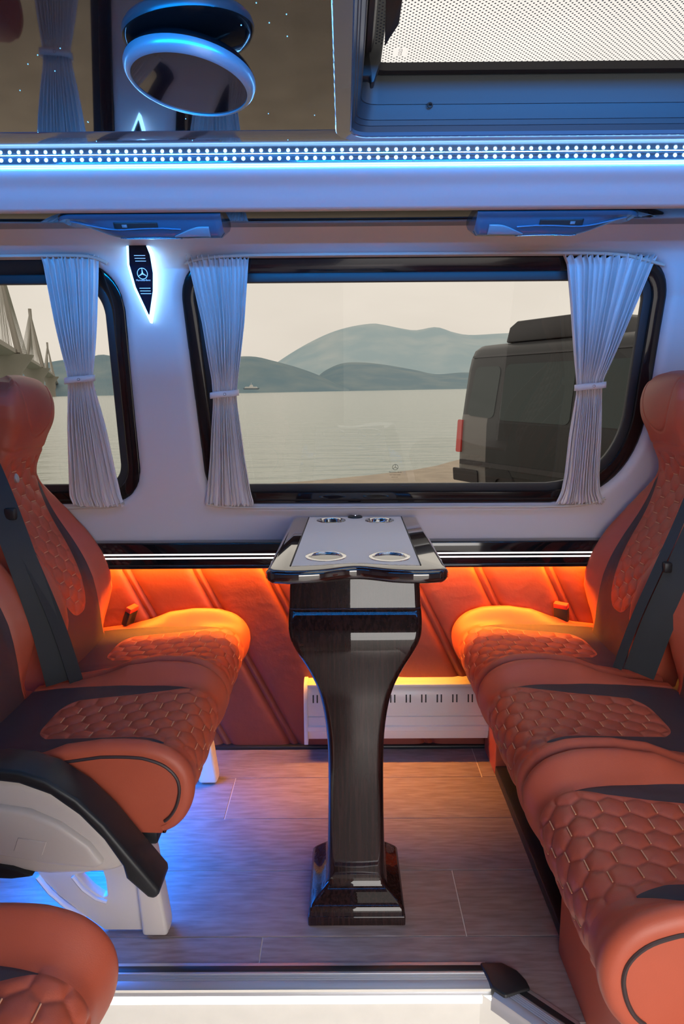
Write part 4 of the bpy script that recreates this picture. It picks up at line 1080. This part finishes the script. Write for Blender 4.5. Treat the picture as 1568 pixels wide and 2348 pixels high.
# badge on the far backrest
bz = .925; by = 1.812; bx = -.876; V = []; Fc = []
for r, h in ((.0001, .0035), (.009, .0035), (.0105, .0028), (.0125, .0015), (.0125, -.006)):
    for j in range(28): V.append((bx+h-.16*r*math.sin(2*PI*j/28), by+r*.8*math.cos(2*PI*j/28), bz+r*math.sin(2*PI*j/28)))
for i in range(4):
    for j in range(28): Fc.append((i*28+j, i*28+(j+1) % 28, (i+1)*28+(j+1) % 28, (i+1)*28+j))
o = raw('badge', V, Fc, M['alu'], lb, 40); o['label'] = 'small round silver badge on the far backrest'

# ---- right bench: three seats
rb = thing('triple_bench_seat', (.6, 1.4, 0), 'long three-seat tan leather bench along the right side of the table', 'bench seat', 'tan leather seats')
ycr = [1.842, 1.412, .982]
cu = make_cushion('seat_cushion', rb, -1, RX, ycr[0], .2135); bk = make_back('backrest', rb, -1, .718, 1.845)
for y in ycr[1:]:
    for src in (cu, bk):
        c = copy_tree(src, rb); c.location = (src.location[0]+(.055 if src is bk else 0), src.location[1]+y-ycr[0], src.location[2])
# base: leather-clad ends, dark recessed storage front between them
boxo('base_core', (.52, 1.0, .76, 2.05, .0, .292), M['plinth'], rb, .004)
boxo('kick_rail', (.451, .53, 1.235, 1.9, .0, .030), M['plinth'], rb, .004)
boxo('storage_front', (.488, .53, 1.245, 1.895, .03, .27), mat('storage_dark', (.008, .014, .028), .45), rb, .006)
boxo('storage_lip', (.462, .50, 1.245, 1.895, .085, .105), M['plinth'], rb, .006)
boxo('end_panel', (.449, .55, 1.895, 2.05, .0, .30), M['leather'], rb, .006, 3)
boxo('end_panel', (.437, .55, .86, 1.236, .0, .30), M['leather'], rb, .006, 3)
boxo('corner_panel', (.452, .56, .70, .857, .0, .30), M['leather'], rb, .006, 3)
boxo('seat_pan', (.415, 1.0, .775, 2.04, .272, .299), M['black_plastic'], rb, .004)
bp = spline([at(x, y, Y) for x, y, Y in ((1690, 1000, 1.66), (1620, 1180, 1.62), (1558, 1320, 1.59), (1508, 1430, 1.59), (1464, 1545, 1.60))], 30)
bl = raw('seat_belt', *belt_geo(bp, .072, (-.86, .5, .10)), M['belt'], rb); bl['label'] = 'black belt webbing'
bp2 = bp+np.array([-.046, .020, .006])
raw('second_webbing', *belt_geo(bp2, .022, (-.8, .6, .0)), M['belt'], bl)
c = at(1530, 1300, 1.60); boxo('belt_clip', (c[0]-.010, c[0]+.010, 1.592, 1.612, c[2]-.014, c[2]+.012), M['black_plastic'], bl, .005)
buckle(rb, (.672, 2.035, .470), (-.15, -.2, 1), -1)

# ---- single seat in the left corner, its cushion only
sb = thing('single_seat', (-.6, .62, 0), 'single tan leather seat nearest the camera, at the left end of the lit step', 'seat', 'tan leather seats')
c = make_cushion('seat_cushion', sb, 1, -.710, .598)
boxo('seat_box', (-1.1, -.44, .40, .78, -.003, .298), M['leather'], sb, .01, 3)

# ------------------------------------------------------------------ rest of the van's shell, unseen but lit
struct(boxo('wall_left', (-1.66, -1.62, -.36, 2.09, -.06, 1.63), M['wall_end'], None, 0))
struct(boxo('wall_right', (1.62, 1.66, -.36, 2.09, -.06, 1.63), M['wall_end'], None, 0))
struct(boxo('trim_6', (-1.62, 1.62, .06, .075, 1.49, 1.5475), M['seal'], None, .003)); struct(boxo('trim_7', (-1.62, 1.62, -.36, .07, 1.47, 1.49), M['seal'], None, .003))
boxo('reflection_mask', (-1.62, 1.62, -.34, .30, 1.598, 1.6065), M['seal'], ceiling, 0)  # unseen matte strip, added to stop the blue lamp mirroring in the ceiling
DX0, DX1 = .0, 1.05
wf = struct(boxo('wall_front', (-1.62, DX0, -.40, -.35, -.26, 1.33), M['wall_end'], None, 0))
boxo('upper_wall', (-1.62, DX0, -.40, -.35, 1.32, 1.63), M['wall_end'], wf, 0)
boxo('side_wall', (DX1, 1.62, -.40, -.35, -.06, 1.63), M['wall_end'], wf, 0)
boxo('header', (DX0, DX1, -.40, -.35, 1.27, 1.63), M['wall_end'], wf, 0)

# ------------------------------------------------------------------ outside: shore, sea, hills, bridge, ferry, parked van
TILT = math.radians(.62)                       # the van stands a little askew to the horizon
def tl(p):
    x, y, z = p[0], p[1], p[2]-1.15
    return (x*math.cos(TILT)-z*math.sin(TILT), y, x*math.sin(TILT)+z*math.cos(TILT)+1.15)
HZ = 885.0                                     # horizon line (pixels) right of centre
ZW = -1.45
edge_px = ((1500, 1030), (1200, 1040), (1060, 1052), (1035, 1058), (1000, 1068), (950, 1077), (900, 1083), (850, 1089), (800, 1094), (740, 1100), (690, 1104), (600, 1110), (300, 1120))
edge3 = [tuple(atz(x, y, -.80)) for x, y in edge_px]
edge3 = [(60, edge3[0][1]+2, -.80)]+edge3+[(-60, edge3[-1][1]-.5, -.80)]
gpts = [(-60, 2.5, -.70), (60, 2.5, -.70)]+edge3
struct(raw('ground', gpts, [tuple(range(len(gpts)))], M['sand'], None, None))
bpts = edge3
shore = [(p[0]*1.0+.6, p[1]+3.2, p[2]-.8) for p in bpts]
n = len(bpts); struct(raw('beach', bpts+shore, [(i, i+1, n+i+1, n+i) for i in range(n-1)], M['sand'], None, None))
spts = [tl(p) for p in ((-9000, 5, ZW), (9000, 5, ZW), (9000, 9000, ZW), (-9000, 9000, ZW))]
struct(raw('sea', spts, [(0, 1, 2, 3)], M['water'], None, None))
struct(raw('ground_behind', [(-60, -60, -.70), (60, -60, -.70), (60, 2.5, -.70), (-60, 2.5, -.70)], [(0, 1, 2, 3)], M['asphalt'], None, None))

def make_hill(name, skyline, Y, depth, m, label):
    """a ridge whose crest stands where the photograph's skyline does, sloping to the water in front and behind"""
    sk = spline(skyline, 90); sk = sk[np.argsort(sk[:, 0])]; V = []; Fc = []; nr = 14; rg = np.random.default_rng(int(Y))
    ns = np.zeros((nr*2+1, 90))
    for o in (3, 6, 12): 
        a = rg.normal(size=(o+2, o*3)); 
        for i in range(nr*2+1):
            ns[i] += np.interp(np.linspace(0, o*3-1, 90), np.arange(o*3), a[min(o+1, int(i*(o+1)/(nr*2)))])/o
    for i in range(-nr, nr+1):
        for j in range(90):
            p = at(sk[j, 0], sk[j, 1], Y); x, z = p[0], p[2]; t = i/nr
            zb = tl((x, Y, ZW-3))[2]; zz = zb+(z-zb)*(1-abs(t)**1.25)*(1+(.10*ns[i+nr, j]*(abs(t)*(1-abs(t))*4)))
            V.append((x*(1+t*.0), Y+t*depth, zz))
    for i in range(nr*2):
        for j in range(89): Fc.append((i*90+j, i*90+j+1, (i+1)*90+j+1, (i+1)*90+j))
    return tag(raw(name, V, Fc, m, None, 80), label, 'mountain', 'hills across the water')
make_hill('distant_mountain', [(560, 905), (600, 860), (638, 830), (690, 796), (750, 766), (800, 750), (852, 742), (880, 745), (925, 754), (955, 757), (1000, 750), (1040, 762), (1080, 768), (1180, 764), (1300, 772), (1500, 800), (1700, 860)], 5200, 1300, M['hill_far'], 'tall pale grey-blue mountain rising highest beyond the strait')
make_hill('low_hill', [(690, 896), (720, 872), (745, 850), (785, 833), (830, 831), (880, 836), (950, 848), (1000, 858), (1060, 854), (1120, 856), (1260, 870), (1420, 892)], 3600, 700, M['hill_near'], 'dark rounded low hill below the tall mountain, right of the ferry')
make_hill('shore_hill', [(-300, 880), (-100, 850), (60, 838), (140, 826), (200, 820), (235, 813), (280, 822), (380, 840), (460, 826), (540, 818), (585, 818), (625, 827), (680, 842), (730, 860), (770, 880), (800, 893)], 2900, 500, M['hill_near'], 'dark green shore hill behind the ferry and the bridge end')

def build_bridge():
    b = thing('cable_stayed_bridge', (-600, 1300, -1.5), 'long grey cable-stayed bridge crossing the strait, seen through the left window', 'bridge')
    P0 = at(68, 840, 1300); P1 = at(110, 858, 2140); dirv = (P1-P0)[:2]; L = np.linalg.norm(dirv); dirv /= L; nrm = np.array([-dirv[1], dirv[0]])
    def pylon(px, ptop, pdeck, Y):
        top = at(px, ptop, Y); dk = at(px, pdeck, Y); zb = tl((top[0], Y, ZW))[2]; c = top[:2]; zt = top[2]; zd = dk[2]
        H = zt-zd
        hd = MB(); hd.tube([(c[0], c[1], zt-.24*H), (c[0], c[1], zt)], .026*H, n=8, flat=1.6)
        pl = hd.build('pylon', M['concrete'], b)
        for sa in (-1, 1):
            for sb_ in (-1, 1):
                foot = c+dirv*sa*.17*H+nrm*sb_*.13*H
                mb = MB(); mb.tube([(c[0], c[1], zt-.20*H), (foot[0], foot[1], zd-.04*H)], [.020*H, .024*H], n=6); mb.build('pylon_leg', M['concrete'], pl)
        hd = MB(); V, Fc = lathe([(.27*H, 0), (.24*H, -.05*H), (.15*H, -.17*H), (.12*H, zb-zd-1)], (c[0], c[1], zd-.05*H), 12); hd.add((V, Fc)); hd.build('pier', M['concrete'], pl)
        ca = MB()
        for sa in (-1, 1):
            for k in range(1, 12):
                for sb_ in (-1, 1):
                    e = c+dirv*sa*(.22*H+k*.165*H)+nrm*sb_*.10*H
                    ca.tube([(c[0], c[1], zt-.02*H-.16*H*(1-k/11)), (e[0], e[1], zd)], .0032*H, n=3, cap=False)
        o = ca.build('stay_cables', M['cable'], pl); o['kind'] = 'stuff'
        return np.array([c[0], c[1], zd]), H
    A, H1 = pylon(-12, 560, 802, 780); B, H2 = pylon(68, 708, 838, 1300); C_, H3 = pylon(108, 785, 860, 2100)
    dk = spline([A-(B-A)*1.2, A, B, C_, C_+(C_-B)*.55+np.array([0, 0, -18])], 40)
    V = []; Fc = []
    for i in range(40):
        T = dk[min(39, i+1)]-dk[max(0, i-1)]; nn = np.array([-T[1], T[0]]); nn /= np.linalg.norm(nn)
        for a, h in ((-13, 0), (13, 0), (13, -4.5), (8, -7), (-8, -7), (-13, -4.5)): V.append((dk[i][0]+nn[0]*a, dk[i][1]+nn[1]*a, dk[i][2]+h))
    for i in range(39):
        for j in range(6): Fc.append((i*6+j, i*6+(j+1) % 6, (i+1)*6+(j+1) % 6, (i+1)*6+j))
    raw('deck', V, Fc, M['concrete'], b, 30)
    for k in range(4):
        p = dk[33+k*2-1]; zb = tl((p[0], p[1], ZW))[2]
        mb = MB(); mb.tube([(p[0], p[1], zb-2), (p[0], p[1], p[2]-5)], 7, n=8); mb.build('pier', M['concrete'], b)
build_bridge()
def build_ferry():
    c = at(576, 893, 1500); k = 36/1565*1500
    f = thing('ferry', (c[0], c[1], c[2]), 'small white ferry on the water in front of the shore hill', 'ferry')
    hull = [(-.5, .08), (-.46, 0), (.44, 0), (.52, .09), (.3, .07)]
    bm = bmesh.new(); slab(bm, [(c[0]+u*k, c[2]+v*k) for u, v in hull], XZ, c[1]-4, c[1]+4); frombm('hull', bm, M['boat_dark'], f, None)
    bm = bmesh.new(); slab(bm, [(c[0]+u*k, c[2]+v*k) for u, v in ((-.42, .07), (.40, .07), (.34, .17), (-.36, .17))], XZ, c[1]-3.5, c[1]+3.5); frombm('deckhouse', bm, M['boat'], f, None)
    bm = bmesh.new(); slab(bm, [(c[0]+u*k, c[2]+v*k) for u, v in ((-.12, .17), (.12, .17), (.08, .29), (-.05, .29))], XZ, c[1]-2.5, c[1]+2.5); frombm('bridge_house', bm, M['boat'], f, None)
    mb = MB(); mb.tube([(c[0], c[1], c[2]+.28*k), (c[0], c[1], c[2]+.42*k)], .012*k, n=5); mb.build('mast', M['boat'], f)
build_ferry()

def build_van():
    R = np.array(at(1046, 1050, 12.0)); Fp = np.array(at(1480, 1050, 8.6))
    o = np.array([R[0], R[1]]); d = (np.array([Fp[0], Fp[1]])-o); d /= np.linalg.norm(d); nrm = np.array([-d[1], d[0]])      # nrm points away from the viewer's side
    if nrm[1] < 0: nrm = -nrm
    gz = -.72
    v = thing('parked_van', (o[0], o[1], gz), 'glossy black high-roof van parked outside the wide window', 'van')
    def W3(l, s, z):
        p = o+d*l+nrm*s; return (p[0], p[1], gz+z)
    Lh, Wd = 5.9, 2.0
    # section: (inset from side, height)
    sec = [(.02, .32), (.0, .55), (.0, 1.0), (.005, 1.30), (.03, 1.45), (.06, 1.75), (.11, 2.2), (.15, 2.38), (.22, 2.52), (.36, 2.60), (.7, 2.64), (1.0, 2.65)]
    full = sec+[(Wd-a, h) for a, h in sec[::-1][1:]]
    k = len(full); V = []; Fc = []; ls = [0, .04, .14, .35, .78, 2.5, 4.0, 4.6, 5.2, 5.7, Lh]
    sq = [.90, .96, .99, 1, 1, 1, 1, .98, .80, .52, .40]; tp = [.985, .995, 1, 1, 1, 1, 1, 1, .92, .62, .48]
    for l, a, b in zip(ls, sq, tp):
        lean = .10 if l < .2 else 0
        for s, h in full:
            ss = Wd/2+(s-Wd/2)*(a if l < 1 else 1); hh = h if h < 1.1 else 1.1+(h-1.1)*b
            V.append(W3(l+(lean*max(0, h-.9)/1.6 if l < .2 else 0), ss, hh))
    for i in range(len(ls)-1):
        for j in range(k-1): Fc.append((i*k+j, i*k+j+1, (i+1)*k+j+1, (i+1)*k+j))
        Fc.append((i*k+k-1, i*k, (i+1)*k, (i+1)*k+k-1))
    Fc.append(tuple(range(k))); Fc.append(tuple((len(ls)-1)*k+j for j in range(k-1, -1, -1)))
    qf = [f for f in Fc if len(f) == 4 and max(f) < 5*k and all(q % k < 5 for q in f)]
    def subm(fs, nm, m_):
        us = sorted({q for f in fs for q in f}); rm = {q: i for i, q in enumerate(us)}
        raw(nm, [V[q] for q in us], [tuple(rm[q] for q in f) for f in fs], m_, v, 45)
    subm([f for f in Fc if f not in set(qf)], 'body', M['van_paint']); subm(qf, 'quarter_panel', M['van_sheen'])  # rear quarter split off to carry the painted sky sheen
    def side(h): return float(np.interp(h, [q[1] for q in sec], [q[0] for q in sec]))
    def sidepanel(name, pts, m, out=.012, rnd=.06, par=v):
        bm = bmesh.new(); op = round_poly(pts, rnd, 5)
        a = [bm.verts.new(W3(p[0], side(p[1])-out, p[1])) for p in op]; b = [bm.verts.new(W3(p[0], side(p[1])+.02, p[1])) for p in op]; n = len(op)
        bm.faces.new(a)
        for i in range(n): bm.faces.new((a[i], a[(i+1) % n], b[(i+1) % n], b[i]))
        return frombm(name, bm, m, par, 30)
    sidepanel('rear_quarter_window', [(.24, 1.44), (.92, 1.40), (.98, 2.24), (.36, 2.24)], M['van_glass'], rnd=.10)
    sidepanel('side_window', [(1.06, 1.38), (2.55, 1.36), (2.55, 2.26), (1.10, 2.26)], M['van_glass'], rnd=.09)
    sidepanel('side_window', [(2.66, 1.36), (4.1, 1.34), (4.1, 2.26), (2.66, 2.26)], M['van_glass'], rnd=.09)
    sidepanel('sliding_door', [(1.02, .50), (2.58, .50), (2.58, 1.33), (1.02, 1.33)], M['van_paint'], .010, .03)
    sidepanel('rubbing_strip', [(.12, .60), (4.4, .60), (4.4, .68), (.12, .68)], M['seal'], .022, .01)
    sidepanel('tail_lamp', [(-.0, .80), (.13, .80), (.15, 1.36), (.03, 1.36)], M['tail'], .02, .03)
    sidepanel('bumper', [(-.06, .30), (.60, .30), (.60, .52), (-.06, .52)], M['seal'], .03, .03)
    sidepanel('gutter', [(.2, 2.395), (4.5, 2.395), (4.5, 2.425), (.2, 2.425)], M['seal'], .015, .005)
    bm = bmesh.new(); slab(bm, [(.70, 2.62), (2.6, 2.62), (2.55, 2.90), (2.42, 2.95), (.95, 2.95), (.78, 2.86)], lambda a, b, s: W3(a, s, b), .42, 1.58, .03, 2)
    frombm('roof_unit', bm, M['seal'], v, 40)
    for l in (1.15, 4.7):
        prof = [(.10, 0), (.20, -.01), (.32, 0), (.345, .04), (.345, .20), (.3, .23), (.1, .22)]; V = []; Fc = []; n = 28
        for r, w_ in prof:
            for j in range(n):
                a = 2*PI*j/n; V.append(W3(l+r*math.cos(a), -.015+w_, .345+r*math.sin(a)))
        for i in range(len(prof)-1):
            for j in range(n): Fc.append((i*n+j, i*n+(j+1) % n, (i+1)*n+(j+1) % n, (i+1)*n+j))
        raw('wheel', V, Fc, M['tyre'], v, 40)
build_van()
